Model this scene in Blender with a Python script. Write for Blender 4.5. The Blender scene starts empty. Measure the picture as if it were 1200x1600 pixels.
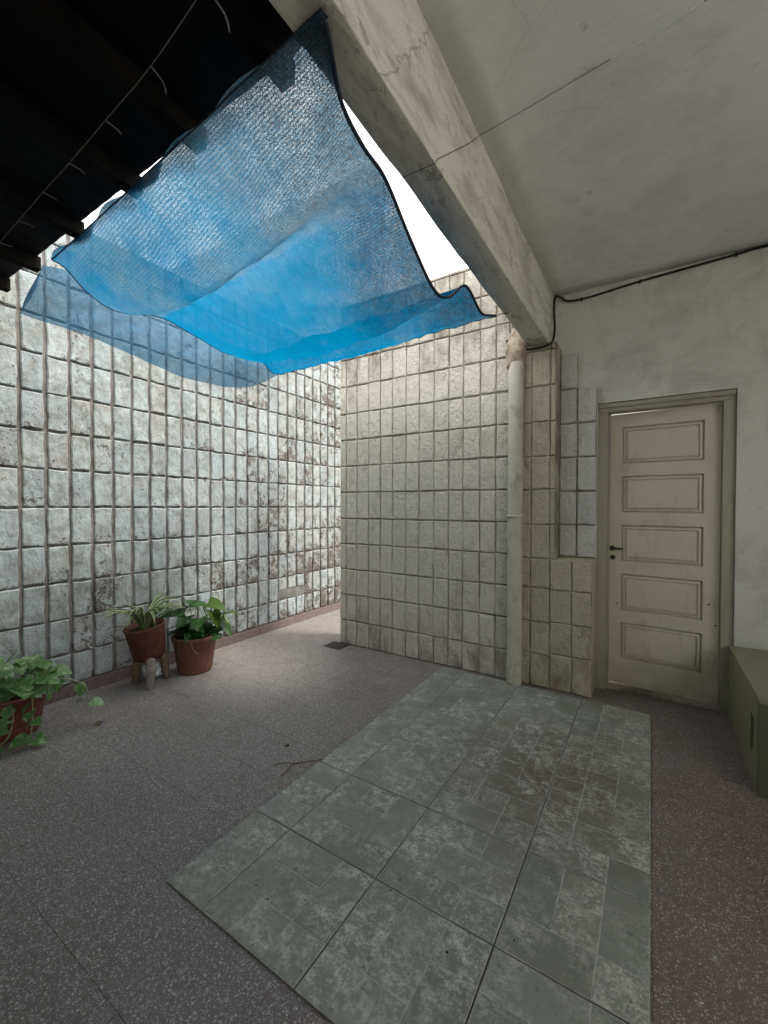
import bpy, bmesh, math, random
from mathutils import Vector, Matrix, noise

random.seed(7)
R = math.radians
S = bpy.context.scene
COL = S.collection

# ------------------------------------------------------------------ camera, light, exposure
cam_d = bpy.data.cameras.new('camera')
cam = bpy.data.objects.new('camera', cam_d)
COL.objects.link(cam)
cam_d.sensor_fit = 'HORIZONTAL'
cam_d.sensor_width = 36.0
cam_d.lens = 19.694
cam_d.clip_start = 0.03
cam_d.clip_end = 400
right = Vector((0.84415648, 0.53609079, 0.00254944))
up = Vector((-0.00983721, 0.01073508, 0.99989399))
back = Vector((0.53600659, -0.84409207, 0.01433573))
mc = Matrix((right, up, back)).transposed().to_4x4()
mc.translation = Vector((0, 0, 1.5))
cam.matrix_world = mc
S.camera = cam

SUN_EL, SUN_AZ = R(62), R(70)          # high soft sun behind cloud; azimuth from +Y towards +X
W = bpy.data.worlds.new('World')
S.world = W
W.use_nodes = True
wn = W.node_tree.nodes
wl = W.node_tree.links
for n in list(wn):
    wn.remove(n)
wo = wn.new('ShaderNodeOutputWorld')
wb = wn.new('ShaderNodeBackground')
sky = wn.new('ShaderNodeTexSky')
sky.sky_type = 'NISHITA'
sky.sun_disc = False
sky.sun_elevation = SUN_EL
sky.sun_rotation = SUN_AZ
sky.dust_density = 6.0
sky.air_density = 1.0
cloud = wn.new('ShaderNodeMix')
cloud.data_type = 'RGBA'
cloud.inputs['Factor'].default_value = 0.75
cloud.inputs[7].default_value = (11.4, 11.2, 10.8, 1)     # even cloud cover
wl.new(sky.outputs[0], cloud.inputs[6])
wl.new(cloud.outputs[2], wb.inputs['Color'])
wb.inputs['Strength'].default_value = 0.12
wl.new(wb.outputs[0], wo.inputs['Surface'])

sun_d = bpy.data.lights.new('sun', 'SUN')
sun_d.energy = 1.4
sun_d.angle = R(14)
sun_d.color = (1.0, 0.95, 0.88)
sun = bpy.data.objects.new('sun', sun_d)
COL.objects.link(sun)
sd = Vector((math.sin(SUN_AZ) * math.cos(SUN_EL), math.cos(SUN_AZ) * math.cos(SUN_EL), math.sin(SUN_EL)))
sun.rotation_euler = sd.to_track_quat('Z', 'Y').to_euler()
sun.location = (0, 0, 30)

S.view_settings.view_transform = 'Standard'
S.view_settings.look = 'None'
S.view_settings.gamma = 1.0
S.view_settings.use_curve_mapping = False
S.view_settings.exposure = 1.65
S.render.engine = 'CYCLES'
S.cycles.use_denoising = True
S.cycles.max_bounces = 10
S.cycles.diffuse_bounces = 6
S.cycles.transparent_max_bounces = 12


# ------------------------------------------------------------------ node helper
class NT:
    def __init__(s, name):
        s.m = bpy.data.materials.new(name)
        s.m.use_nodes = True
        s.t = s.m.node_tree
        for n in list(s.t.nodes):
            s.t.nodes.remove(n)
        s.out = s.n('ShaderNodeOutputMaterial')
        s._pos = None

    def n(s, typ, **kw):
        n = s.t.nodes.new(typ)
        for k, v in kw.items():
            setattr(n, k, v)
        return n

    def set(s, sock, v):
        if hasattr(v, 'is_output') or isinstance(v, bpy.types.NodeSocket):
            s.t.links.new(v, sock)
        elif isinstance(v, (tuple, list)) and len(v) == 3 and sock.type == 'RGBA':
            sock.default_value = (*v, 1)
        else:
            sock.default_value = v

    @property
    def pos(s):
        if s._pos is None:
            s._pos = s.n('ShaderNodeNewGeometry').outputs['Position']
        return s._pos

    def obj(s):
        return s.n('ShaderNodeTexCoord').outputs['Object']

    def uv(s):
        return s.n('ShaderNodeTexCoord').outputs['UV']

    def rnd(s):
        return s.n('ShaderNodeObjectInfo').outputs['Random']

    def scale(s, vec, sc, off=(0, 0, 0)):
        m = s.n('ShaderNodeMapping')
        s.set(m.inputs['Vector'], vec)
        m.inputs['Scale'].default_value = sc
        m.inputs['Location'].default_value = off
        return m.outputs[0]

    def addv(s, a, b, k=1.0):
        c = s.n('ShaderNodeCombineXYZ')
        for i in range(3):
            s.set(c.inputs[i], b)
        m = s.n('ShaderNodeVectorMath', operation='MULTIPLY_ADD')
        s.set(m.inputs[0], c.outputs[0])
        m.inputs[1].default_value = (k, k * 1.7, k * 0.6)
        s.set(m.inputs[2], a)
        return m.outputs[0]

    def noise(s, sc, det=4, rough=0.55, vec=None, dist=0.0):
        n = s.n('ShaderNodeTexNoise')
        s.set(n.inputs['Vector'], vec if vec is not None else s.pos)
        n.inputs['Scale'].default_value = sc
        n.inputs['Detail'].default_value = det
        n.inputs['Roughness'].default_value = rough
        n.inputs['Distortion'].default_value = dist
        return n.outputs['Fac']

    def vor(s, sc, vec=None, feat='F1', out='Distance'):
        n = s.n('ShaderNodeTexVoronoi', feature=feat)
        s.set(n.inputs['Vector'], vec if vec is not None else s.pos)
        n.inputs['Scale'].default_value = sc
        return n.outputs[out]

    def ramp(s, fac, a, b, lo=0.0, hi=1.0):
        m = s.n('ShaderNodeMapRange')
        m.clamp = True
        s.set(m.inputs['Value'], fac)
        m.inputs['From Min'].default_value = a
        m.inputs['From Max'].default_value = b
        m.inputs['To Min'].default_value = lo
        m.inputs['To Max'].default_value = hi
        return m.outputs[0]

    def mix(s, fac, a, b, mode='MIX'):
        m = s.n('ShaderNodeMix', data_type='RGBA', blend_type=mode)
        s.set(m.inputs[0], fac)
        s.set(m.inputs[6], a)
        s.set(m.inputs[7], b)
        return m.outputs[2]

    def math(s, op, a, b=0.0, c=0.0):
        m = s.n('ShaderNodeMath', operation=op)
        s.set(m.inputs[0], a)
        s.set(m.inputs[1], b)
        s.set(m.inputs[2], c)
        return m.outputs[0]

    def sep(s, vec, i):
        x = s.n('ShaderNodeSeparateXYZ')
        s.set(x.inputs[0], vec)
        return x.outputs[i]

    def bump(s, h, strength=0.4, dist=0.01, nrm=None):
        b = s.n('ShaderNodeBump')
        s.set(b.inputs['Height'], h)
        b.inputs['Strength'].default_value = strength
        b.inputs['Distance'].default_value = dist
        if nrm is not None:
            s.set(b.inputs['Normal'], nrm)
        return b.outputs[0]

    def pbr(s, col, rough=0.8, nrm=None, spec=0.3, metal=0.0):
        p = s.n('ShaderNodeBsdfPrincipled')
        s.set(p.inputs['Base Color'], col)
        s.set(p.inputs['Roughness'], rough)
        s.set(p.inputs['Metallic'], metal)
        p.inputs['Specular IOR Level'].default_value = spec
        if nrm is not None:
            s.set(p.inputs['Normal'], nrm)
        s.t.links.new(p.outputs[0], s.out.inputs['Surface'])
        return p


def m_left_tile():
    N = NT('peeling_white_stone')
    r = N.rnd()
    v = N.addv(N.pos, r, 3.0)
    y = N.sep(N.pos, 1)
    z = N.sep(N.pos, 2)
    base = N.mix(N.noise(3.0, 3, vec=v), (0.255, 0.31, 0.325), (0.38, 0.43, 0.44))
    base = N.mix(N.math('MULTIPLY', r, 0.35), base, (0.46, 0.49, 0.44))
    # grey-green weathering, loose clusters
    w = N.ramp(N.math('ADD', N.noise(9, 7, 0.75, vec=v), N.math('MULTIPLY', N.noise(0.9, 2), 0.5)), 0.68, 0.98)
    base = N.mix(N.math('MULTIPLY', w, 0.85), base, (0.12, 0.125, 0.10))
    fine = N.ramp(N.noise(45, 5, 0.7, vec=v), 0.50, 0.72)
    base = N.mix(N.math('MULTIPLY', fine, 0.36), base, (0.20, 0.205, 0.185))
    # thin worn paint, pinkish brown showing through softly
    far = N.ramp(y, 2.0, 4.0, 0.0, 1.0)
    own = N.ramp(N.math('FRACT', N.math('MULTIPLY', r, 17.3)), 0.0, 1.0, -0.055, 0.025)
    low = N.ramp(N.math('ABSOLUTE', N.math('SUBTRACT', z, 0.77)), 0.08, 0.20, 0.04, 0.0)
    oy = N.sep(N.obj(), 1)
    edge = N.ramp(oy, -0.13, -0.04, 0.05, 0.0)
    low2 = N.ramp(z, 0.15, 0.6, 0.05, 0.0)
    thin = N.math('ADD', N.noise(6, 6, 0.7, vec=v), N.math('ADD', own, N.math('MULTIPLY', far, 0.06)))
    base = N.mix(N.ramp(thin, 0.50, 0.74, 0.0, 0.6), base, (0.27, 0.215, 0.19))
    # pits
    pit = N.ramp(N.noise(70, 3, 0.6, vec=v), 0.62, 0.68)
    pit = N.math('MULTIPLY', pit, N.ramp(N.noise(7, 3, vec=v), 0.40, 0.60))
    base = N.mix(pit, base, (0.045, 0.04, 0.036))
    # flaked paint: more of it towards the passage and in the low course
    fl = N.math('ADD', N.math('MULTIPLY', N.noise(11, 9, 0.78, vec=v, dist=0.3), 0.62), N.math('MULTIPLY', N.noise(42, 6, 0.75, vec=v), 0.38))
    f = N.math('ADD', N.math('ADD', N.math('ADD', fl, edge), N.math('MULTIPLY', far, 0.06)), N.math('ADD', N.math('ADD', low, low2), own))
    fm = N.ramp(N.math('ADD', f, N.ramp(N.noise(1.6, 3), 0.35, 0.68, -0.04, 0.035)), 0.582, 0.602)
    base = N.mix(N.math('MULTIPLY', fm, 0.92), base, N.mix(N.noise(40, 4, 0.7), (0.045, 0.034, 0.029), (0.13, 0.102, 0.09)))
    hew = N.noise(11, 4, 0.5, vec=N.scale(v, (1, 1.3, 0.7)), dist=0.4)
    h = N.math('ADD', N.math('MULTIPLY', hew, 1.0), N.math('MULTIPLY', N.noise(60, 4, 0.6, vec=v), 0.15))
    h = N.math('SUBTRACT', h, N.math('ADD', N.math('MULTIPLY', fm, 0.08), N.math('MULTIPLY', pit, 0.25)))
    N.pbr(base, 0.75, N.bump(h, 0.75, 0.025), 0.25)
    return N.m


def m_cream_tile(name, a, b, stain, seed):
    N = NT(name)
    r = N.rnd()
    v = N.addv(N.pos, r, 3.0)
    z = N.sep(N.pos, 2)
    base = N.mix(N.noise(2.5, 4, vec=v), a, b)
    base = N.mix(N.math('MULTIPLY', N.math('FRACT', N.math('MULTIPLY', r, 7.7)), 0.25), base, (0.40, 0.37, 0.33))
    # soot near the top, damp near the floor
    st = N.noise(6, 6, 0.7, vec=N.scale(v, (1, 1, 0.45)))
    top = N.ramp(z, 2.6, 3.2, 0.0, 0.16)
    bot = N.ramp(z, 0.0, 0.55, 0.15, 0.0)
    s1 = N.ramp(N.math('ADD', st, N.math('ADD', top, bot)), 0.55, 0.80)
    base = N.mix(N.math('MULTIPLY', s1, 0.8), base, stain)
    dirt = N.ramp(N.noise(24, 6, 0.75, vec=v), 0.56, 0.72)
    dirt = N.math('MULTIPLY', dirt, N.ramp(N.noise(3.2, 3, vec=v), 0.42, 0.66))
    base = N.mix(N.math('MULTIPLY', dirt, 0.7), base, (0.10, 0.085, 0.07))
    streak = N.noise(15, 4, 0.6, vec=N.scale(v, (1.5, 1, 0.8)), dist=0.5)
    h = N.math('ADD', N.math('MULTIPLY', streak, 0.7), N.math('MULTIPLY', N.noise(50, 5, 0.65, vec=v), 0.4))
    N.pbr(base, 0.7, N.bump(h, 1.0, 0.034), 0.25)
    return N.m


def m_plaster(name, a, b, dark, sc=1.2, amount=0.5, bumpk=0.25, lo=0.52, hi=0.8):
    N = NT(name)
    base = N.mix(N.noise(sc, 5, 0.6), a, b)
    d = N.ramp(N.noise(sc * 2.6, 7, 0.7, dist=0.4), lo, hi)
    base = N.mix(N.math('MULTIPLY', d, amount), base, dark)
    sp = N.math('MULTIPLY', N.ramp(N.noise(11, 4, 0.6), 0.63, 0.72), N.ramp(N.noise(1.9, 3), 0.46, 0.6))
    cw = N.mix(0.3, N.pos, N.n('ShaderNodeTexNoise').outputs['Color'], 'ADD')
    ck = N.math('MULTIPLY', N.ramp(N.vor(1.1, cw, 'DISTANCE_TO_EDGE'), 0.0, 0.004, 1.0, 0.0), N.ramp(N.noise(0.9, 3), 0.52, 0.58))
    base = N.mix(N.math('MULTIPLY', ck, 0.32), base, dark)
    base = N.mix(N.math('MULTIPLY', sp, 0.55), base, dark)
    h = N.math('ADD', N.math('MULTIPLY', N.noise(4, 4), 1.0), N.math('MULTIPLY', N.noise(70, 4, 0.6), 0.15))
    N.pbr(base, 0.85, N.bump(h, bumpk, 0.03), 0.2)
    return N.m


def m_beam():
    N = NT('old_whitewashed_concrete')
    v = N.scale(N.pos, (2.0, 0.5, 2.0))
    base = N.mix(N.noise(2, 5, 0.6), (0.58, 0.56, 0.49), (0.74, 0.72, 0.64))
    d = N.ramp(N.noise(5, 7, 0.72, vec=v), 0.46, 0.70)
    base = N.mix(N.math('MULTIPLY', d, 0.75), base, (0.22, 0.20, 0.165))
    d2 = N.ramp(N.noise(26, 4, 0.6, vec=N.scale(N.pos, (1, 0.35, 1))), 0.64, 0.74)
    base = N.mix(N.math('MULTIPLY', d2, 0.6), base, (0.16, 0.145, 0.12))
    cw = N.mix(0.25, N.pos, N.n('ShaderNodeTexNoise').outputs['Color'], 'ADD')
    ck = N.math('MULTIPLY', N.ramp(N.vor(1.6, cw, 'DISTANCE_TO_EDGE'), 0.0, 0.008, 1.0, 0.0), N.ramp(N.noise(1.3, 3), 0.48, 0.56))
    base = N.mix(N.math('MULTIPLY', ck, 0.5), base, (0.10, 0.07, 0.06))
    pl = N.ramp(N.noise(7, 8, 0.75, vec=N.scale(N.pos, (1, 0.6, 1), (4, 1, 2))), 0.60, 0.62)
    base = N.mix(N.math('MULTIPLY', pl, 0.7), base, (0.30, 0.285, 0.25))
    h = N.math('SUBTRACT', N.math('ADD', N.noise(6, 5, vec=v), N.math('MULTIPLY', N.noise(60, 4), 0.2)), N.math('MULTIPLY', pl, 0.25))
    N.pbr(base, 0.85, N.bump(h, 0.35, 0.03), 0.2)
    return N.m


def m_terrazzo():
    N = NT('terrazzo')
    wob = N.mix(0.012, N.pos, N.n('ShaderNodeTexNoise').outputs['Color'], 'ADD')
    def chips(scale, r0, r1, keep):
        c = N.n('ShaderNodeTexVoronoi', feature='F1', distance='MINKOWSKI')
        N.set(c.inputs['Vector'], wob)
        c.inputs['Scale'].default_value = scale
        c.inputs['Exponent'].default_value = 1.3
        rad = N.ramp(N.sep(c.outputs['Color'], 2), 0, 1, r0, r1)
        m = N.ramp(N.math('SUBTRACT', rad, c.outputs['Distance']), 0.0, 0.05)
        return N.math('MULTIPLY', m, N.ramp(N.sep(c.outputs['Color'], 0), 1 - keep, 1 - keep + 0.02)), N.sep(c.outputs['Color'], 1)
    f1, k1 = chips(225, 0.30, 0.66, 0.80)
    f2, k2 = chips(120, 0.25, 0.60, 0.60)
    f3, k3 = chips(64, 0.18, 0.50, 0.32)
    bind = N.mix(N.noise(1.1, 4), (0.098, 0.068, 0.058), (0.132, 0.102, 0.090))
    bind = N.mix(N.math('MULTIPLY', N.rnd(), 0.25), bind, (0.10, 0.085, 0.08))
    col = N.mix(f1, bind, N.mix(k1, (0.13, 0.095, 0.085), (0.34, 0.30, 0.275)))
    col = N.mix(f2, col, N.mix(k2, (0.10, 0.08, 0.072), (0.42, 0.385, 0.355)))
    col = N.mix(f3, col, N.mix(k3, (0.17, 0.14, 0.125), (0.50, 0.475, 0.44)))
    chip = N.math('MAXIMUM', f1, f2)
    # sky reflection painted in as a greyer courtyard floor; the covered part stays red
    sky_sheen = N.ramp(N.math('ADD', N.math('MULTIPLY', N.sep(N.pos, 0), -1.0), N.math('MULTIPLY', N.noise(1.3, 5), 1.2)), 0.2, 2.6, 0.0, 0.65)
    col = N.mix(sky_sheen, col, N.mix(0.55, col, N.mix(chip, (0.125, 0.132, 0.130), (0.47, 0.48, 0.475))))
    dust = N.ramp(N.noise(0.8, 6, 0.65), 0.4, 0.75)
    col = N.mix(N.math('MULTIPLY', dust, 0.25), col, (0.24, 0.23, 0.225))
    dk = N.ramp(N.noise(2.3, 6, 0.7), 0.58, 0.8)
    col = N.mix(N.math('MULTIPLY', dk, 0.4), col, (0.07, 0.055, 0.05))
    rough = N.ramp(N.noise(5, 4), 0.3, 0.7, 0.34, 0.55)
    h = N.math('ADD', N.math('MULTIPLY', N.noise(90, 3), 0.3), N.math('MULTIPLY', chip, 0.2))
    N.pbr(col, rough, N.bump(h, 0.15, 0.004), 0.35)
    return N.m


def m_rug_stone():
    N = NT('green_grey_ceramic')
    r = N.rnd()
    v = N.addv(N.pos, r, 2.0)
    a = N.mix(r, (0.155, 0.178, 0.150), (0.215, 0.232, 0.20))
    brown = N.ramp(N.math('FRACT', N.math('MULTIPLY', r, 11.7)), 0.6, 1.0, 0.0, 0.35)
    a = N.mix(brown, a, (0.145, 0.12, 0.095))
    big = N.n('ShaderNodeVectorMath', operation='DISTANCE')
    N.set(big.inputs[0], N.pos)
    big.inputs[1].default_value = (-0.42, 2.42, 0)
    stain = N.math('MULTIPLY', N.ramp(N.math('ADD', big.outputs['Value'], N.math('MULTIPLY', N.noise(5, 5), 0.5)), 0.40, 1.0, 1.0, 0.0), 0.75)
    a = N.mix(stain, a, (0.105, 0.072, 0.058))
    sc = N.ramp(N.math('ADD', N.math('MULTIPLY', N.noise(22, 9, 0.8, vec=v), 0.6), N.math('MULTIPLY', N.noise(85, 6, 0.75, vec=v), 0.4)), 0.475, 0.575)
    sc = N.math('MULTIPLY', sc, N.ramp(N.noise(4, 3, vec=v), 0.36, 0.62))
    col = N.mix(N.math('MULTIPLY', sc, 0.9), a, (0.50, 0.51, 0.46))
    dk = N.ramp(N.noise(40, 6, 0.7, vec=v), 0.58, 0.7)
    col = N.mix(N.math('MULTIPLY', dk, 0.65), col, (0.07, 0.072, 0.06))
    rough = N.ramp(N.noise(10, 4, vec=v), 0.3, 0.7, 0.38, 0.6)
    h = N.math('ADD', N.noise(22, 6, 0.7, vec=v), N.math('MULTIPLY', sc, 0.2))
    N.pbr(col, rough, N.bump(h, 0.22, 0.008), 0.35)
    return N.m


def m_plain(name, a, b=None, rough=0.7, sc=8, bumpk=0.2, spec=0.3, metal=0.0, objsp=False):
    N = NT(name)
    v = N.obj() if objsp else N.pos
    f = N.noise(sc, 5, 0.65, vec=v)
    col = N.mix(N.ramp(f, 0.35, 0.65), a, b or a)
    N.pbr(col, rough, N.bump(N.noise(sc * 4, 4, vec=v), bumpk, 0.01), spec, metal)
    return N.m


def m_painted_wood(name, a, b, dark):
    N = NT(name)
    v = N.scale(N.pos, (1, 1, 0.35))
    col = N.mix(N.noise(4, 4, vec=v), a, b)
    g = N.ramp(N.noise(9, 7, 0.75, vec=v), 0.54, 0.76)
    col = N.mix(N.math('MULTIPLY', g, 0.5), col, dark)
    # dirt collects low down and by the edge people pull
    lowd = N.math('MULTIPLY', N.ramp(N.sep(N.pos, 2), 0.0, 0.5, 1.0, 0.0), N.ramp(N.noise(7, 5), 0.35, 0.7))
    col = N.mix(N.math('MULTIPLY', lowd, 0.55), col, dark)
    h = N.math('ADD', N.noise(20, 5, vec=N.scale(N.pos, (4, 4, 0.4))), N.math('MULTIPLY', N.noise(120, 3), 0.2))
    N.pbr(col, 0.5, N.bump(h, 0.12, 0.01), 0.35)
    return N.m


def m_cloth(name, see, worn=True):
    """Blue shade netting: threads that let light through, pin holes between them, grey dust lying on it."""
    N = NT(name)
    P = N.pos
    x, y = N.sep(P, 0), N.sep(P, 1)
    blue_t = N.mix(N.noise(2.2, 4), (0.0004, 0.068, 0.155), (0.001, 0.122, 0.215))
    if not worn:
        blue_t = N.mix(N.noise(5, 5, 0.6), (0.02, 0.13, 0.26), (0.075, 0.22, 0.36))
    dmask = N.noise(2.4, 6, 0.65)
    if worn:
        yy = N.math('ADD', y, N.math('MULTIPLY', x, 0.082))
        panel = N.ramp(yy, 1.36, 1.42)
        blue_t = N.mix(panel, N.mix(N.noise(3, 4), (0.002, 0.085, 0.185), (0.004, 0.125, 0.23)), N.mix(N.noise(2.2, 4), (0.0003, 0.085, 0.20), (0.0008, 0.150, 0.275)))
        reg = N.math('ADD', N.ramp(x, -1.9, -0.95, -0.03, 0.20), N.math('SUBTRACT', 0.13, N.math('MULTIPLY', panel, 0.25)))
        dmask = N.math('ADD', dmask, N.math('SUBTRACT', reg, 0.10))
    dust = N.ramp(dmask, 0.40, 0.80)
    speck = N.noise(230, 2, 0.6)
    # knitted rows across the cloth
    row = N.math('ABSOLUTE', N.math('SINE', N.math('MULTIPLY', N.math('ADD', y, N.math('MULTIPLY', x, 0.12)), 300.0)))
    sp = N.math('ADD', N.math('MULTIPLY', speck, 0.85), N.math('MULTIPLY', row, 0.13))
    gritty = N.math('MULTIPLY', N.ramp(sp, 0.38, 0.58), dust)
    dcol = N.mix(N.math('MULTIPLY', gritty, 0.8), blue_t, (0.185, 0.20, 0.18))
    if worn:
        grime = N.math('MULTIPLY', N.ramp(N.noise(60, 4, 0.7), 0.42, 0.6), N.ramp(N.math('ADD', x, N.math('MULTIPLY', N.noise(3, 4), 0.8)), -1.1, -0.4))
        dcol = N.mix(N.math('MULTIPLY', grime, 0.8), dcol, (0.02, 0.022, 0.022))
    tr = N.n('ShaderNodeBsdfTranslucent')
    N.set(tr.inputs['Color'], dcol)
    di = N.n('ShaderNodeBsdfDiffuse')
    N.set(di.inputs['Color'], N.mix(gritty, (0.004, 0.10, 0.22) if worn else (0.10, 0.20, 0.30), (0.24, 0.245, 0.225)))
    fold = N.noise(7, 5, 0.6, vec=N.scale(P, (2.6, 0.7, 1), (0, 0, 0)), dist=0.5)
    nb = N.bump(fold, 0.45, 0.05)
    N.set(tr.inputs['Normal'], nb)
    N.set(di.inputs['Normal'], nb)
    ms = N.n('ShaderNodeMixShader')
    ms.inputs[0].default_value = 0.35
    N.t.links.new(tr.outputs[0], ms.inputs[1])
    N.t.links.new(di.outputs[0], ms.inputs[2])
    tp = N.n('ShaderNodeBsdfTransparent')
    h1 = N.math('ADD', N.math('MULTIPLY', N.noise(260, 2, 0.6, vec=N.scale(P, (1, 1, 1), (3, 5, 1))), 0.85), N.math('MULTIPLY', row, 0.10))
    wear = N.noise(3.2, 5, 0.7, vec=N.scale(P, (1, 1.6, 1), (9, 2, 0)))
    hole = N.math('MULTIPLY', N.ramp(h1, 0.46, 0.62), N.ramp(wear, 0.36, 0.66, 0.05, 0.36))
    N.set(tp.inputs['Color'], N.mix(N.ramp(hole, 0.0, 0.2), (0.42, 0.66, 0.90), (0.60, 0.64, 0.63)))
    fac = N.math('ADD', hole, see)
    ms2 = N.n('ShaderNodeMixShader')
    N.set(ms2.inputs[0], fac)
    N.t.links.new(ms.outputs[0], ms2.inputs[1])
    N.t.links.new(tp.outputs[0], ms2.inputs[2])
    N.t.links.new(ms2.outputs[0], N.out.inputs['Surface'])
    return N.m


def m_leaf(name, a, b, pale=None, rough=0.35, mode=0):
    N = NT(name)
    uv = N.uv()
    u = N.math('ABSOLUTE', N.math('SUBTRACT', N.sep(uv, 0), 0.5))
    col = N.mix(N.noise(12, 3), a, b)
    col = N.mix(N.math('MULTIPLY', N.rnd(), 0.5), col, a)
    if mode == 1:      # pale margins
        col = N.mix(N.ramp(u, 0.27, 0.36), col, pale)
    elif mode == 2:    # marbled
        col = N.mix(N.math('MULTIPLY', N.ramp(N.noise(38, 4, 0.6), 0.5, 0.62), 0.55), col, pale)
    else:
        col = N.mix(N.ramp(u, 0.0, 0.05, 0.5, 0.0), col, pale or b)
    p = N.n('ShaderNodeBsdfPrincipled')
    N.set(p.inputs['Base Color'], col)
    p.inputs['Roughness'].default_value = rough
    p.inputs['Specular IOR Level'].default_value = 0.4
    tr = N.n('ShaderNodeBsdfTranslucent')
    N.set(tr.inputs['Color'], col)
    ms = N.n('ShaderNodeMixShader')
    ms.inputs[0].default_value = 0.25
    N.t.links.new(p.outputs[0], ms.inputs[1])
    N.t.links.new(tr.outputs[0], ms.inputs[2])
    N.t.links.new(ms.outputs[0], N.out.inputs['Surface'])
    return N.m


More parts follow.
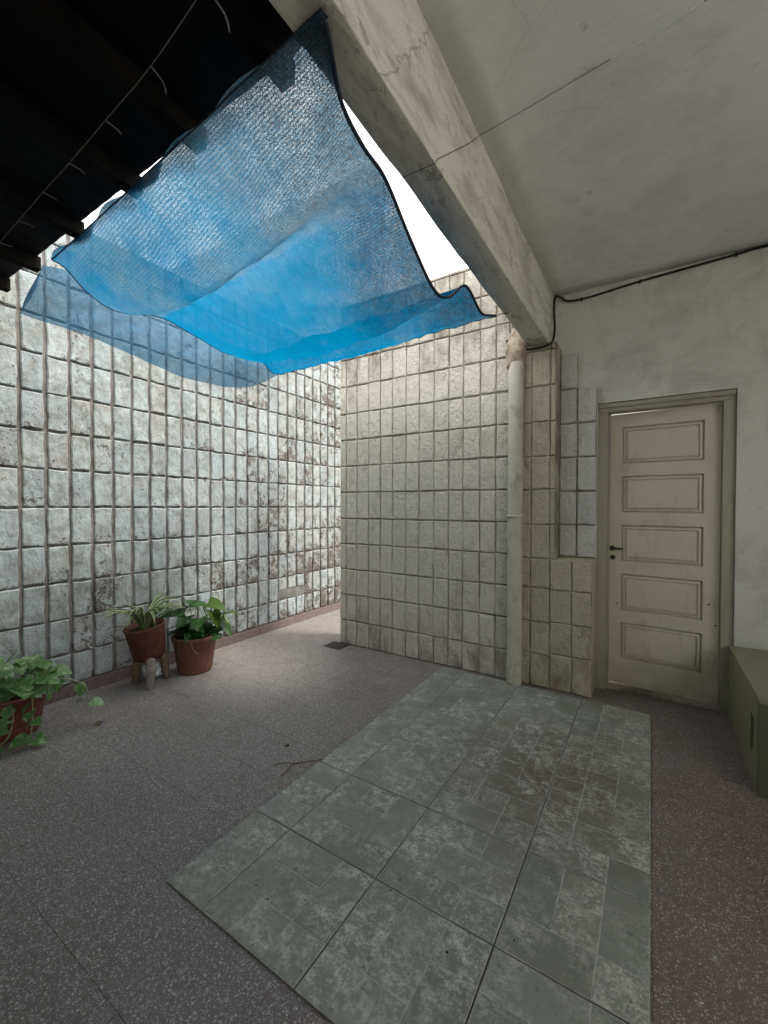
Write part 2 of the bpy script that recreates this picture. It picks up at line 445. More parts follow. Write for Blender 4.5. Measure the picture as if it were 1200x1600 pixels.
M = {
    'left_tile': m_left_tile(),
    'left_grout': m_plain('brown_grout', (0.09, 0.075, 0.066), (0.24, 0.22, 0.205), 0.9, 6, 0.4),
    'mid_tile': m_cream_tile('cream_stone', (0.52, 0.49, 0.41), (0.63, 0.60, 0.515), (0.15, 0.12, 0.09), 1),
    'mid_grout': m_plain('cream_grout', (0.16, 0.135, 0.105), (0.42, 0.385, 0.32), 0.9, 5, 0.4),
    'yellow_tile': m_cream_tile('yellowed_stone', (0.42, 0.375, 0.265), (0.52, 0.475, 0.35), (0.14, 0.10, 0.06), 2),
    'grey_tile': m_cream_tile('grey_painted_stone', (0.52, 0.51, 0.475), (0.61, 0.60, 0.56), (0.28, 0.26, 0.225), 3),
    'white_wall': m_plaster('dirty_white_plaster', (0.56, 0.56, 0.51), (0.66, 0.655, 0.60), (0.30, 0.295, 0.26), 1.0, 0.75, 0.3, 0.46, 0.74),
    'ceiling': m_plaster('grey_white_ceiling_plaster', (0.81, 0.82, 0.81), (0.87, 0.88, 0.87), (0.46, 0.46, 0.445), 0.9, 0.45, 0.3, 0.46, 0.78),
    'beam': m_beam(),
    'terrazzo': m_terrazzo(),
    'rug_stone': m_rug_stone(),
    'floor_joint': m_plain('floor_joint', (0.07, 0.055, 0.05), (0.13, 0.11, 0.10), 0.9, 10, 0.2),
    'rug_joint': m_plain('pale_cement_joint', (0.25, 0.26, 0.235), (0.42, 0.43, 0.39), 0.9, 20, 0.3),
    'dark_joint': m_plain('dark_cement_joint', (0.085, 0.088, 0.078), (0.15, 0.152, 0.138), 0.9, 14, 0.3),
    'skirting': m_plain('red_grey_skirting', (0.115, 0.08, 0.075), (0.175, 0.135, 0.13), 0.6, 45, 0.2),
    'cement': m_plain('grey_cement', (0.10, 0.098, 0.092), (0.18, 0.175, 0.165), 0.9, 12, 0.6),
    'door': m_painted_wood('ochre_cream_paint', (0.51, 0.465, 0.355), (0.61, 0.565, 0.445), (0.16, 0.12, 0.08)),
    'frame': m_painted_wood('worn_frame_paint', (0.30, 0.272, 0.212), (0.38, 0.35, 0.285), (0.10, 0.08, 0.055)),
    'black_metal': m_plain('black_iron', (0.012, 0.012, 0.012), (0.03, 0.028, 0.026), 0.45, 30, 0.1, 0.5),
    'pipe': m_plaster('painted_old_pipe', (0.44, 0.42, 0.345), (0.54, 0.52, 0.43), (0.20, 0.15, 0.10), 3.0, 0.7, 0.3, 0.5, 0.72),
    'rubble': m_plain('rusty_mortar', (0.20, 0.14, 0.09), (0.46, 0.40, 0.32), 0.9, 18, 0.9),
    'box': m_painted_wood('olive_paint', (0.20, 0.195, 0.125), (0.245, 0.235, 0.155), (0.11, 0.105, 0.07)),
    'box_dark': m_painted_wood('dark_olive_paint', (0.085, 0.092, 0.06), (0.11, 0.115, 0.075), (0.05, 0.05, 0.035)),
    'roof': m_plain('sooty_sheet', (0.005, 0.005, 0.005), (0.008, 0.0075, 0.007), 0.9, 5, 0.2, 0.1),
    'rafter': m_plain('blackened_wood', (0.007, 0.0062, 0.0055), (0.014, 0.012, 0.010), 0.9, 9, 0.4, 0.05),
    'wire': m_plain('pale_dirty_cord', (0.07, 0.066, 0.06), (0.15, 0.14, 0.125), 0.8, 30, 0.1),
    'cable': m_plain('black_cable_sheath', (0.010, 0.010, 0.011), (0.02, 0.02, 0.02), 0.6, 20, 0.1),
    'cloth': m_cloth('blue_shade_net', 0.004),
    'flap': m_cloth('thin_blue_shade_net', 0.36, False),
    'hem': m_plain('dark_hem_cord', (0.012, 0.02, 0.035), (0.03, 0.045, 0.07), 0.9, 40, 0.2),
    'terracotta': m_plain('terracotta', (0.12, 0.044, 0.032), (0.165, 0.072, 0.053), 0.7, 7, 0.25),
    'maroon_pot': m_plain('flaking_maroon_pot', (0.065, 0.014, 0.011), (0.115, 0.04, 0.03), 0.6, 16, 0.4),
    'grey_leg': m_plain('greyed_leg', (0.17, 0.14, 0.12), (0.26, 0.24, 0.22), 0.8, 14, 0.3),
    'plastic_pot': m_plain('dark_red_pot', (0.12, 0.035, 0.028), (0.17, 0.06, 0.045), 0.5, 6, 0.15),
    'soil': m_plain('dark_soil', (0.015, 0.011, 0.008), (0.045, 0.035, 0.025), 0.95, 60, 1.0),
    'bag': m_plain('whitish_plastic', (0.55, 0.66, 0.68), (0.75, 0.80, 0.80), 0.3, 20, 0.3, 0.5),
    'twig': m_plain('dry_brown_stem', (0.10, 0.07, 0.05), (0.19, 0.14, 0.10), 0.9, 40, 0.3),
    'drain': m_plain('dark_iron_cover', (0.03, 0.028, 0.026), (0.055, 0.05, 0.045), 0.7, 40, 0.3),
    'stem': m_plain('pale_green_stem', (0.16, 0.20, 0.09), (0.25, 0.27, 0.14), 0.6, 30, 0.1),
    'pothos': m_leaf('pothos_leaf', (0.06, 0.155, 0.04), (0.12, 0.25, 0.07), (0.36, 0.47, 0.26), 0.3, 2),
    'spider': m_leaf('spider_leaf', (0.06, 0.13, 0.03), (0.11, 0.19, 0.05), (0.48, 0.52, 0.30), 0.4, 1),
    'dark_leaf': m_leaf('dark_arrow_leaf', (0.018, 0.065, 0.016), (0.045, 0.12, 0.025), (0.07, 0.16, 0.05), 0.35, 0),
    'olive_leaf': m_leaf('olive_arrow_leaf', (0.05, 0.10, 0.012), (0.09, 0.15, 0.02), (0.12, 0.19, 0.04), 0.4, 0),
    'dry_leaf': m_leaf('dry_leaf', (0.11, 0.09, 0.055), (0.17, 0.14, 0.09), (0.2, 0.17, 0.12), 0.8, 0),
    'neighbour': m_plaster('pale_render', (0.68, 0.67, 0.64), (0.75, 0.74, 0.71), (0.5, 0.49, 0.46), 0.3, 0.4, 0.1),
    'ground': m_plain('earth', (0.16, 0.14, 0.12), (0.22, 0.20, 0.17), 0.95, 2, 0.3),
}

# ------------------------------------------------------------------ object helpers
WM = {}


def world(o):
    return WM.get(o, Matrix.Identity(4))


def link(name, data, parent=None, mw=None):
    o = bpy.data.objects.new(name, data)
    COL.objects.link(o)
    mw = mw if mw is not None else (world(parent) if parent else Matrix.Identity(4))
    if parent:
        o.parent = parent
        o.matrix_basis = world(parent).inverted() @ mw
    else:
        o.matrix_basis = mw
    WM[o] = mw.copy()
    return o


def tag(o, label=None, cat=None, group=None, kind=None):
    if label:
        o['label'] = label
    if cat:
        o['category'] = cat
    if group:
        o['group'] = group
    if kind:
        o['kind'] = kind
    return o


def thing(name, label, cat, loc=(0, 0, 0), group=None):
    return tag(link(name, None, None, Matrix.Translation(loc)), label, cat, group, 'thing')


def mesh(name, verts, faces, mat, smooth=False, uvs=None):
    me = bpy.data.meshes.new(name)
    me.from_pydata([tuple(v) for v in verts], [], faces)
    if isinstance(mat, str):
        mat = M[mat]
    me.materials.append(mat)
    if smooth:
        for p in me.polygons:
            p.use_smooth = True
    if uvs:
        l = me.uv_layers.new(name='UVMap')
        for lp in me.loops:
            l.data[lp.index].uv = uvs[lp.vertex_index]
    me.update()
    return me


class MB:
    """collects world-space geometry into one mesh"""
    def __init__(s):
        s.v, s.f = [], []

    def add(s, vs, fs):
        o = len(s.v)
        s.v += [Vector(v) for v in vs]
        s.f += [tuple(i + o for i in f) for f in fs]

    def box(s, x0, x1, y0, y1, z0, z1):
        vs = [(x, y, z) for z in (z0, z1) for y in (y0, y1) for x in (x0, x1)]
        s.add(vs, [(0, 2, 3, 1), (4, 5, 7, 6), (0, 1, 5, 4), (2, 6, 7, 3), (0, 4, 6, 2), (1, 3, 7, 5)])
        return s

    def tube(s, pts, r, n=8, caps=True):
        pts = [Vector(p) for p in pts]
        rr = r if isinstance(r, (list, tuple)) else [r] * len(pts)
        t0 = (pts[1] - pts[0]).normalized()
        a = t0.orthogonal().normalized()
        vs, fs = [], []
        for i, p in enumerate(pts):
            t = (pts[min(i + 1, len(pts) - 1)] - pts[max(i - 1, 0)]).normalized()
            a = (a - t * a.dot(t)).normalized()
            b = t.cross(a)
            for k in range(n):
                q = 2 * math.pi * k / n
                vs.append(p + (a * math.cos(q) + b * math.sin(q)) * rr[i])
        for i in range(len(pts) - 1):
            for k in range(n):
                k2 = (k + 1) % n
                fs.append((i * n + k, i * n + k2, (i + 1) * n + k2, (i + 1) * n + k))
        if caps:
            fs.append(tuple(range(n - 1, -1, -1)))
            fs.append(tuple((len(pts) - 1) * n + k for k in range(n)))
        s.add(vs, fs)
        return s

    def lathe(s, prof, c, n=32, tilt=None):
        vs, fs = [], []
        for (r, z) in prof:
            for k in range(n):
                q = 2 * math.pi * k / n
                p = Vector((r * math.cos(q), r * math.sin(q), z))
                if tilt is not None:
                    p = tilt @ p
                vs.append(p + Vector(c))
        for i in range(len(prof) - 1):
            for k in range(n):
                k2 = (k + 1) % n
                fs.append((i * n + k, i * n + k2, (i + 1) * n + k2, (i + 1) * n + k))
        s.add(vs, fs)
        return s

    def build(s, name, mat, parent=None, smooth=False, bevel=0.0, mw=None):
        W0 = mw if mw is not None else (world(parent) if parent else Matrix.Identity(4))
        inv = W0.inverted()
        me = mesh(name, [inv @ v for v in s.v], s.f, mat, smooth)
        if bevel:
            bm = bmesh.new()
            bm.from_mesh(me)
            es = [e for e in bm.edges if len(e.link_faces) == 2 and e.calc_face_angle() > 0.6]
            bmesh.ops.bevel(bm, geom=es, offset=bevel, segments=2, profile=0.6, affect='EDGES')
            bm.to_mesh(me)
            bm.free()
        return link(name, me, parent, W0)


def rough_slab(name, mat, parent, x0, x1, y0, y1, z0, z1, step=0.12, amp=0.006, bevel=0.012, seed=0.0):
    """a box whose faces are finely cut and made slightly uneven, like hand-rendered masonry"""
    bm = bmesh.new()
    r = bmesh.ops.create_cube(bm, size=1.0)
    for v in r['verts']:
        v.co = Vector(((x0 + x1) / 2 + v.co.x * (x1 - x0), (y0 + y1) / 2 + v.co.y * (y1 - y0), (z0 + z1) / 2 + v.co.z * (z1 - z0)))
    if bevel:
        bmesh.ops.bevel(bm, geom=list(bm.edges), offset=bevel, segments=2, profile=0.5, affect='EDGES')
    for ax, (a, b) in enumerate(((x0, x1), (y0, y1), (z0, z1))):
        n = min(60, int((b - a) / step))
        for k in range(1, n):
            co = [0, 0, 0]
            co[ax] = a + (b - a) * k / n
            no = [0, 0, 0]
            no[ax] = 1
            bmesh.ops.bisect_plane(bm, geom=bm.verts[:] + bm.edges[:] + bm.faces[:], plane_co=co, plane_no=no)
    bm.normal_update()
    for v in bm.verts:
        d = noise.noise(v.co * 2.3 + Vector((seed, 0, 0))) * amp + noise.noise(v.co * 9 + Vector((0, seed, 0))) * amp * 0.4
        v.co += v.normal * d
    me = bpy.data.meshes.new(name)
    bm.to_mesh(me)
    bm.free()
    me.materials.append(M[mat])
    for p in me.polygons:
        p.use_smooth = True
    return link(name, me, parent, Matrix.Identity(4) if not parent else None) if not parent else link_at(name, me, parent)


def link_at(name, me, parent):
    inv = world(parent).inverted()
    me.transform(inv)
    return link(name, me, parent)


# --- hand-cast wall tiles: about fifty triangles each, ten shapes shared by all
def tile_mesh(w, h, t, mat, seed, bev=0.007, jit=0.004):
    rs = random.Random(seed)
    j = lambda k=jit: rs.uniform(-k, k)
    hw, hh = w / 2, h / 2
    ring = [(-hw, -hh), (0, -hh), (hw, -hh), (hw, -hh / 3), (hw, hh / 3), (hw, hh), (0, hh), (-hw, hh), (-hw, hh / 3), (-hw, -hh / 3)]
    ring = [(x + j(), y + j()) for x, y in ring]
    n = len(ring)
    vs = [(x * 1.02, y * 1.01, -0.012) for x, y in ring]
    vs += [(x, y, t - bev + j(0.002)) for x, y in ring]
    vs += [(x - math.copysign(bev, x) if abs(x) > hw * .5 else x, y - math.copysign(bev, y) if abs(y) > hh * .8 else y, t + j(0.001)) for x, y in ring]
    vs += [(j(0.01), hh * 0.35 + j(0.01), t + j(0.0015)), (j(0.01), -hh * 0.35 + j(0.01), t + j(0.0015))]
    c1, c2 = 3 * n, 3 * n + 1
    fs = []
    for i in range(n):
        k = (i + 1) % n
        fs.append((i, k, n + k, n + i))
        fs.append((n + i, n + k, 2 * n + k, 2 * n + i))
    q = lambda i: 2 * n + i
    for a, b in ((4, 5), (5, 6), (6, 7), (7, 8)):
        fs.append((q(a), q(b), c1))
    for a, b in ((9, 0), (0, 1), (1, 2), (2, 3)):
        fs.append((q(a), q(b), c2))
    fs += [(q(3), q(4), c1, c2), (q(8), q(9), c2, c1)]
    me = mesh('tile', vs, fs, mat)
    for p in me.polygons:
        p.use_smooth = False
    return me


TILES = {}


def tiles(key, mat, w=0.135, h=0.267, t=0.016, n=10, jit=0.004):
    if key not in TILES:
        TILES[key] = [tile_mesh(w, h, t, mat, hash(key) % 1000 + i if False else len(TILES) * 50 + i, jit=jit) for i in range(n)]
    return TILES[key]


def lay(parent, key, mat, cells, origin, u, nrm, gapu, gapz, stuff=None, jit=0.004, t=0.016, tilt=0.012, name='tile'):
    """cells: (u0, u1, z0, z1) rectangles incl. joints, on the plane through origin"""
    ms = tiles(key, mat, jit=jit, t=t)
    u, nrm, Z = Vector(u), Vector(nrm), Vector((0, 0, 1))
    B = Matrix((u, Z, nrm)).transposed()
    acc = MB()
    for (u0, u1, z0, z1) in cells:
        w, h = (u1 - u0) - gapu, (z1 - z0) - gapz
        if w < 0.015 or h < 0.015:
            continue
        c = Vector(origin) + u * ((u0 + u1) / 2 + random.uniform(-.002, .002)) + Z * ((z0 + z1) / 2 + random.uniform(-.002, .002))
        c += nrm * random.uniform(-0.003, 0.003)
        rot = Matrix.Rotation(random.gauss(0, tilt * 0.5), 3, 'X') @ Matrix.Rotation(random.gauss(0, tilt), 3, 'Y') @ Matrix.Rotation(random.gauss(0, 0.006), 3, 'Z')
        sx = (w + random.uniform(-.003, .003)) / 0.135
        sy = (h + random.uniform(-.003, .003)) / 0.267
        m3 = B @ rot @ Matrix.Diagonal((sx * random.choice((1, 1)), sy, 1))
        mw = m3.to_4x4()
        mw.translation = c
        me = random.choice(ms)
        if stuff:
            acc.add([mw @ v.co for v in me.vertices], [tuple(p.vertices) for p in me.polygons])
        else:
            link(name, me, parent, mw)
    if stuff and acc.v:
        tag(acc.build(stuff, mat, parent), kind='stuff')


# ------------------------------------------------------------------ ground and floor
g = MB()
g.box(-30, 30, -25, 40, -0.6, -0.075)
tag(g.build('ground', 'ground'), 'bare ground around the house', None, None, 'structure')
tag(MB().box(3.21, 14.0, -14.0, 12.0, -0.0745, -0.03).build('bounce_slab', 'neighbour'), 'unseen pale slab added outside the side opening to bounce light in', None, None, 'structure')  # added out of view, throws daylight up onto the ceiling
fl = MB().box(-4.0, 3.2, -6.0, 8.0, -0.074, -0.0012).build('floor', 'floor_joint')
tag(fl, 'terrazzo tile floor of the covered patio', None, None, 'structure')
FX0, FY0, FS = -1.648, 0.610, 0.3335
ft = []
for k in range(4):
    h2 = (FS - 0.0012) / 2
    vs = [(-h2, -h2, 0), (h2, -h2, 0), (h2, h2, 0), (-h2, h2, 0)]
    i2 = h2 - 0.001
    top = [(-i2, -i2, .012), (i2, -i2, .012), (i2, i2, .012), (-i2, i2, .012)]
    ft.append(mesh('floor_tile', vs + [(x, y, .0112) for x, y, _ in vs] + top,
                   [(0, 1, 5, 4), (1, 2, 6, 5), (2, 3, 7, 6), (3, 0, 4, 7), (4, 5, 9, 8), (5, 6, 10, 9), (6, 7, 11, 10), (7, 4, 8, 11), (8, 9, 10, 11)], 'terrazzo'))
far_t = MB()
for i in range(-8, 15):
    for j in range(-20, 24):
        cx, cy = FX0 + (i + .5) * FS, FY0 + (j + .5) * FS
        if cx < -3.9 or cx > 2.75 or cy > 7.5:
            continue
        if -1.60 < cx - FS / 2 and cx + FS / 2 < 0.0 and 0.98 < cy - FS / 2 and cy + FS / 2 < 3.5:
            continue
        if cx > -2.7 and cy - FS / 2 > 3.95:
            continue
        mw = Matrix.Translation((cx + random.uniform(-.0004, .0004), cy, -0.012 + random.uniform(-.0005, .0005)))
        d = Vector((cx, cy - 0.2, 0))
        seen = (cy > 0.15) and (-3.9 < cx < 1.3) and cy < 5.6
        if seen:
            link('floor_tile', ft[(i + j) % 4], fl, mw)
        else:
            far_t.add([mw @ v.co for v in ft[0].vertices], [tuple(p.vertices) for p in ft[0].polygons])
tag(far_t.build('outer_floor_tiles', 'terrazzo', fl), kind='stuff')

# ------------------------------------------------------------------ left wall
lw = thing('tiled_wall', 'tall wall of peeling whitish stone tiles with brown joints along the left', 'wall', (-3.95, 2.5, 0))
LX = -3.838
MB().box(-4.10, LX, -6.0, 7.5, 0.0, 3.70).build('wall_body', 'left_grout', lw)
LZ = [0.102, 0.338, 0.618, 0.903, 1.19, 1.482, 1.77, 2.055, 2.338, 2.617, 2.90, 3.19, 3.47, 3.70]
LY = [1.147 + .1545 * k for k in range(-50, 42)]
main_c, rest_c, patch_c = [], [], []
for a in range(len(LZ) - 1):
    for b in range(len(LY) - 1):
        y0, y1, z0, z1 = LY[b], LY[b + 1], LZ[a], LZ[a + 1]
        if y1 > 7.4 or y0 < -5.9:
            continue
        c = (y0, y1, z0, z1)
        if a == 1 and 3.55 < (y0 + y1) / 2 < 4.10:
            z1p = 0.47 - 0.02 * ((y0 * 7) % 1)
            main_c.append((y0, y1, z1p, z1))
            continue
        if y0 > 0.95 and y1 < 4.95 and a <= 10:
            main_c.append(c)
        else:
            rest_c.append(c)
lay(lw, 'left', 'left_tile', main_c, (LX, 0, 0), (0, 1, 0), (1, 0, 0), 0.024, 0.014, jit=0.0055, t=0.019)
lay(lw, 'left', 'left_tile', rest_c, (LX, 0, 0), (0, 1, 0), (1, 0, 0), 0.021, 0.013, stuff='outer_tiles')
for k in range(-4, 6):
    y0 = k * 1.2 + 0.3
    MB().box(LX - 0.01, -3.812, y0 + .0015, y0 + 1.1985, 0.0, 0.094).build('skirting', 'skirting', lw, bevel=0.003)
# cement patch, an irregular lump filling a broken run of tiles
pv = []
bm = bmesh.new()
pts = []
for k in range(22):
    q = 2 * math.pi * k / 22
    ex = abs(math.cos(q)) ** 0.45 * math.copysign(1, math.cos(q))
    ez = abs(math.sin(q)) ** 0.55 * math.copysign(1, math.sin(q))
    pts.append((3.83 + 0.275 * ex + random.uniform(-.012, .012), 0.405 + 0.065 * ez + random.uniform(-.008, .008) + (0.012 if ex < 0 else -0.006)))
vs = [(LX - .002, y, z) for y, z in pts] + [(LX + 0.013, 3.83 + (y - 3.83) * .985, 0.405 + (z - .405) * .96) for y, z in pts] + [(LX + 0.015, 3.83, 0.405)]
n = 22
fs = [(k, (k + 1) % n, n + (k + 1) % n, n + k) for k in range(n)] + [(n + k, n + (k + 1) % n, 2 * n) for k in range(n)]
b = MB()
b.add(vs, fs)
b.build('cement_patch', 'cement', lw)
bm.free()

# ------------------------------------------------------------------ middle wall
mwall = thing('tiled_wall', 'cream stone tile wall standing between the open passage and the drainpipe', 'wall', (-1.9, 3.8, 0))
MY = 3.636
MB().box(-2.862, -1.001, MY, 3.95, 0.0, 3.625).box(-1.0005, -0.86, MY, 3.95, 2.8385, 3.625).build('wall_body', 'mid_grout', mwall)
MZ = [0.0, 0.26, 0.543, 0.818, 1.092, 1.365, 1.644, 1.925, 2.205, 2.486, 2.777, 3.066, 3.35, 3.625]
MX = [-2.866, -2.784, -2.643, -2.49, -2.346, -2.2, -2.045, -1.9, -1.742, -1.59, -1.449, -1.29, -1.145, -1.0]
cells = [(MX[b], MX[b + 1], MZ[a], MZ[a + 1]) for a in range(len(MZ) - 1) for b in range(len(MX) - 1)]
cells += [(-1.0, -0.874, MZ[a], MZ[a + 1]) for a in range(11, 13)] + [(-1.0, -0.874, 2.84, MZ[11])]
lay(mwall, 'mid', 'mid_tile', cells, (0, MY, 0), (1, 0, 0), (0, -1, 0), 0.010, 0.013, jit=0.003, t=0.020)
side = [(3.65 + .15 * k, 3.80 + .15 * k, MZ[a], MZ[a + 1]) for k in range(2) for a in range(13)]
lay(mwall, 'mid', 'mid_tile', [(-c[1], -c[0], c[2], c[3]) for c in side], (-2.862, 0, 0), (0, -1, 0), (-1, 0, 0), 0.010, 0.012, stuff='side_tiles')
# thin uneven coping
cop = MB()
for k in range(9):
    x0 = -2.88 + k * .209
    cop.box(x0, x0 + .2085, MY - .016, 3.95, 3.626, 3.640 + random.uniform(0, .012))
cop.build('coping', 'mid_grout', mwall, bevel=0.004)

# pilaster right of the pipe, with the low block beside the door
pil = thing('tiled_pilaster', 'yellowed stone tile pillar under the beam between the pipe and the door', 'pillar', (-0.83, 3.8, 0))
pb = MB().box(-1.0, -0.662, MY, 3.95, 0, 2.838)
pb.box(-0.6615, -0.382, MY, 3.93, 0, 1.062)
pb.build('pillar_body', 'mid_grout', pil)
YZ = [0.0, 0.275, 0.543, 0.823, 1.069, 1.35, 1.639, 1.911, 2.195, 2.487, 2.782, 2.826]
cells = []
for a in range(len(YZ) - 1):
    cells.append((-0.999, -0.847, YZ[a], YZ[a + 1]))
    if a >= 4:
        cells.append((-0.847, -0.697, YZ[a], YZ[a + 1]))
        cells.append((-0.697, -0.657, YZ[a], YZ[a + 1]))
    else:
        cells.append((-0.847, -0.692, YZ[a], YZ[a + 1]))
BZ = [0.0, 0.292, 0.552, 0.819, 1.069]
for a in range(4):
    cells.append((-0.692, -0.527, BZ[a], BZ[a + 1]))
    cells.append((-0.527, -0.378, BZ[a], BZ[a + 1]))
lay(pil, 'yel', 'yellow_tile', cells, (0, MY, 0), (1, 0, 0), (0, -1, 0), 0.008, 0.010, jit=0.003)
# rendered edges of pillar and block
MB().box(-0.6618, -0.652, MY - .012, 3.86, 1.07, 2.825).build('side_render', 'mid_grout', pil, bevel=0.003)
MB().box(-0.3818, -0.372, MY - .010, 3.93, 0.002, 1.066).build('side_render', 'yellow_tile', pil, bevel=0.004)
MB().box(-0.655, -0.372, MY - .014, 3.84, 1.0625, 1.078).build('ledge', 'yellow_tile', pil, bevel=0.004)

# ------------------------------------------------------------------ white plaster wall with grey tiles
ww = thing('plaster_wall', 'dirty white plaster wall around the panelled door', 'wall', (0.5, 3.95, 0))
DX0, DX1, DZ = -0.372, 0.508, 2.338
WY = 3.84
b = MB()
b.box(-0.90, DX0, WY, 4.06, 0.0, DZ)
b.box(DX1, 2.9, WY, 4.06, 0.0, DZ)
b.box(-0.90, 2.9, WY, 4.06, DZ + .0002, 3.42)
b.build('wall_body', 'white_wall', ww)
GZ = [1.08, 1.347, 1.625, 1.907, 2.187, 2.471, 2.766]
cells = []
for a in range(6):
    cells.append((-0.652, -0.517, GZ[a], GZ[a + 1]))
    if a < 5:
        cells.append((-0.517, -0.374, GZ[a], GZ[a + 1]))
gb = MB().box(-0.652, -0.379, 3.795, WY - .0005, 1.079, 2.467)
gb.box(-0.652, -0.523, 3.795, WY - .0005, 2.4675, 2.762)
gb.build('tile_bed', 'mid_grout', ww)
lay(ww, 'grey', 'grey_tile', cells, (0, 3.795, 0), (1, 0, 0), (0, -1, 0), 0.011, 0.012, jit=0.003, t=0.020)
# ------------------------------------------------------------------ ceiling, beam
cl = rough_slab('ceiling', 'ceiling', None, -0.735, 2.9, -3.6, 3.839, 3.285, 3.46, 0.14, 0.008, 0.0, 5.0)
tag(cl, 'grey white plaster ceiling over the right half', None, None, 'structure')
bmk = thing('concrete_beam', 'long whitewashed concrete beam between shade cloth and ceiling', 'beam', (-0.8, 1.5, 2.83))
rough_slab('beam_body', 'beam', bmk, -0.875, -0.718, -3.6, 3.838, 2.832, 3.50, 0.045, 0.011, 0.006, 9.0)
rw = thing('plaster_wall', 'unseen plain plaster wall added far right, its high opening letting in fill light', 'wall', (2.8, 1, 0))
OY0, OY1, OZ0, OZ1 = -3.3, 1.8, 1.55, 3.18  # high opening made up out of view, shaped for fill light
b = MB().box(2.75, 2.9, -3.6, OY0, 0, 3.284).box(2.75, 2.9, OY1, 3.839, 0, 3.284)
b.box(2.75, 2.9, OY0, OY1, 0, OZ0).box(2.75, 2.9, OY0, OY1, OZ1, 3.284)
b.build('wall_body', 'white_wall', rw)
bw = thing('plaster_wall', 'unseen plain plaster wall added behind the viewer to cut fill light', 'wall', (-0.5, -3.7, 0))
MB().box(-3.835, 2.9, -3.8, -3.601, 0, 3.5).build('wall_body', 'white_wall', bw)  # unseen wall, put in to hold back light from behind

# ------------------------------------------------------------------ door
dr = thing('panelled_door', 'cream five-panel wooden door standing slightly ajar in the white wall', 'door', (0.06, 3.92, 0))
fb = MB()
fb.box(DX0 + .002, -0.300, 3.868, 3.99, 0.0, 2.265)
fb.box(-0.3000, -0.286, 3.93, 3.99, 0.0, 2.265)
fr = fb.build('door_jamb', 'frame', dr, bevel=0.003)
fb = MB()
fb.box(0.436, DX1 - .002, 3.868, 3.99, 0.0, 2.265)
fb.build('door_jamb', 'frame', dr, bevel=0.003)
fb = MB()
fb.box(DX0 + .002, DX1 - .002, 3.868, 3.99, 2.2655, DZ - .002)
fb.box(DX0 + .004, DX1 - .004, 3.852, 3.868, 2.30, DZ - .004)
fb.build('door_head', 'frame', dr, bevel=0.003)
fb = MB()
fb.add([(-.2995, 3.90, -.001), (.4355, 3.90, -.001), (.4355, 4.02, -.001), (-.2995, 4.02, -.001), (-.2995, 3.90, .022), (.4355, 3.90, .034), (.4355, 4.02, .034), (-.2995, 4.02, .022)], [(0, 3, 2, 1), (4, 5, 6, 7), (0, 1, 5, 4), (1, 2, 6, 5), (2, 3, 7, 6), (3, 0, 4, 7)])
fb.build('threshold', 'mid_grout', dr, bevel=0.004)
# leaf in its own frame: hinge on the right edge, swung a little inward
HX, HYd = 0.432, 3.925
ang = R(-4.2)
LMW = Matrix.Translation((HX, HYd, 0.036)) @ Matrix.Rotation(ang, 4, 'Z')
LWd, LH, LT = 0.738, 2.222, 0.038


def leaf_box(mbd, x0, x1, y0, y1, z0, z1):
    mbd.box(x0, x1, y0, y1, z0, z1)


# stiles, rails around five openings, modelled as one leaf with real recesses
PX0, PX1 = -0.640, -0.098
PZ = [(0.209, 0.512), (0.607, 0.911), (1.012, 1.314), (1.411, 1.714), (1.811, 2.114)]
lb = MB()
lb.box(-LWd, PX0, 0, LT, 0, LH)
lb.box(PX1, 0, 0, LT, 0, LH)
zs = [0.0] + [z for p in PZ for z in p] + [LH]
for k in range(0, len(zs), 2):
    lb.box(PX0, PX1, 0, LT, zs[k], zs[k + 1])
vs = [LMW @ v for v in lb.v]
lb.v = vs
leafo = lb.build('door_leaf', 'door', dr, mw=LMW)
# remove inner duplicate faces so the leaf is one skin
bm = bmesh.new()
bm.from_mesh(leafo.data)
bmesh.ops.remove_doubles(bm, verts=bm.verts, dist=0.0005)
bm.to_mesh(leafo.data)
bm.free()
WM[leafo] = LMW.copy()


def panel_mesh():
    """bolection mould and raised field in a rectangular opening"""
    w, h = PX1 - PX0, 0.3025
    rings = [(0.0, 0.0), (0.0, 0.014), (0.004, 0.022), (0.008, 0.022), (0.016, 0.008), (0.028, 0.004), (0.031, 0.016), (0.036, 0.017), (0.040, 0.006), (0.050, 0.004)]
    vs, fs = [], []
    cr = 0.012
    for (ins, d) in rings:
        x0, x1, z0, z1 = -w / 2 + ins, w / 2 - ins, -h / 2 + ins, h / 2 - ins
        rr = max(0.002, cr - ins * 0.2)
        for (cx, cz, a0) in ((x1 - rr, z1 - rr, 0), (x0 + rr, z1 - rr, 90), (x0 + rr, z0 + rr, 180), (x1 - rr, z0 + rr, 270)):
            for k in range(3):
                q = R(a0 + 45 * k)
                vs.append((cx + rr * math.cos(q), d, cz + rr * math.sin(q)))
    n = 12
    for i in range(len(rings) - 1):
        for k in range(n):
            k2 = (k + 1) % n
            fs.append((i * n + k, (i + 1) * n + k, (i + 1) * n + k2, i * n + k2))
    fs.append(tuple((len(rings) - 1) * n + k for k in range(n - 1, -1, -1)))
    return mesh('panel', vs, fs, 'door')


pm = panel_mesh()
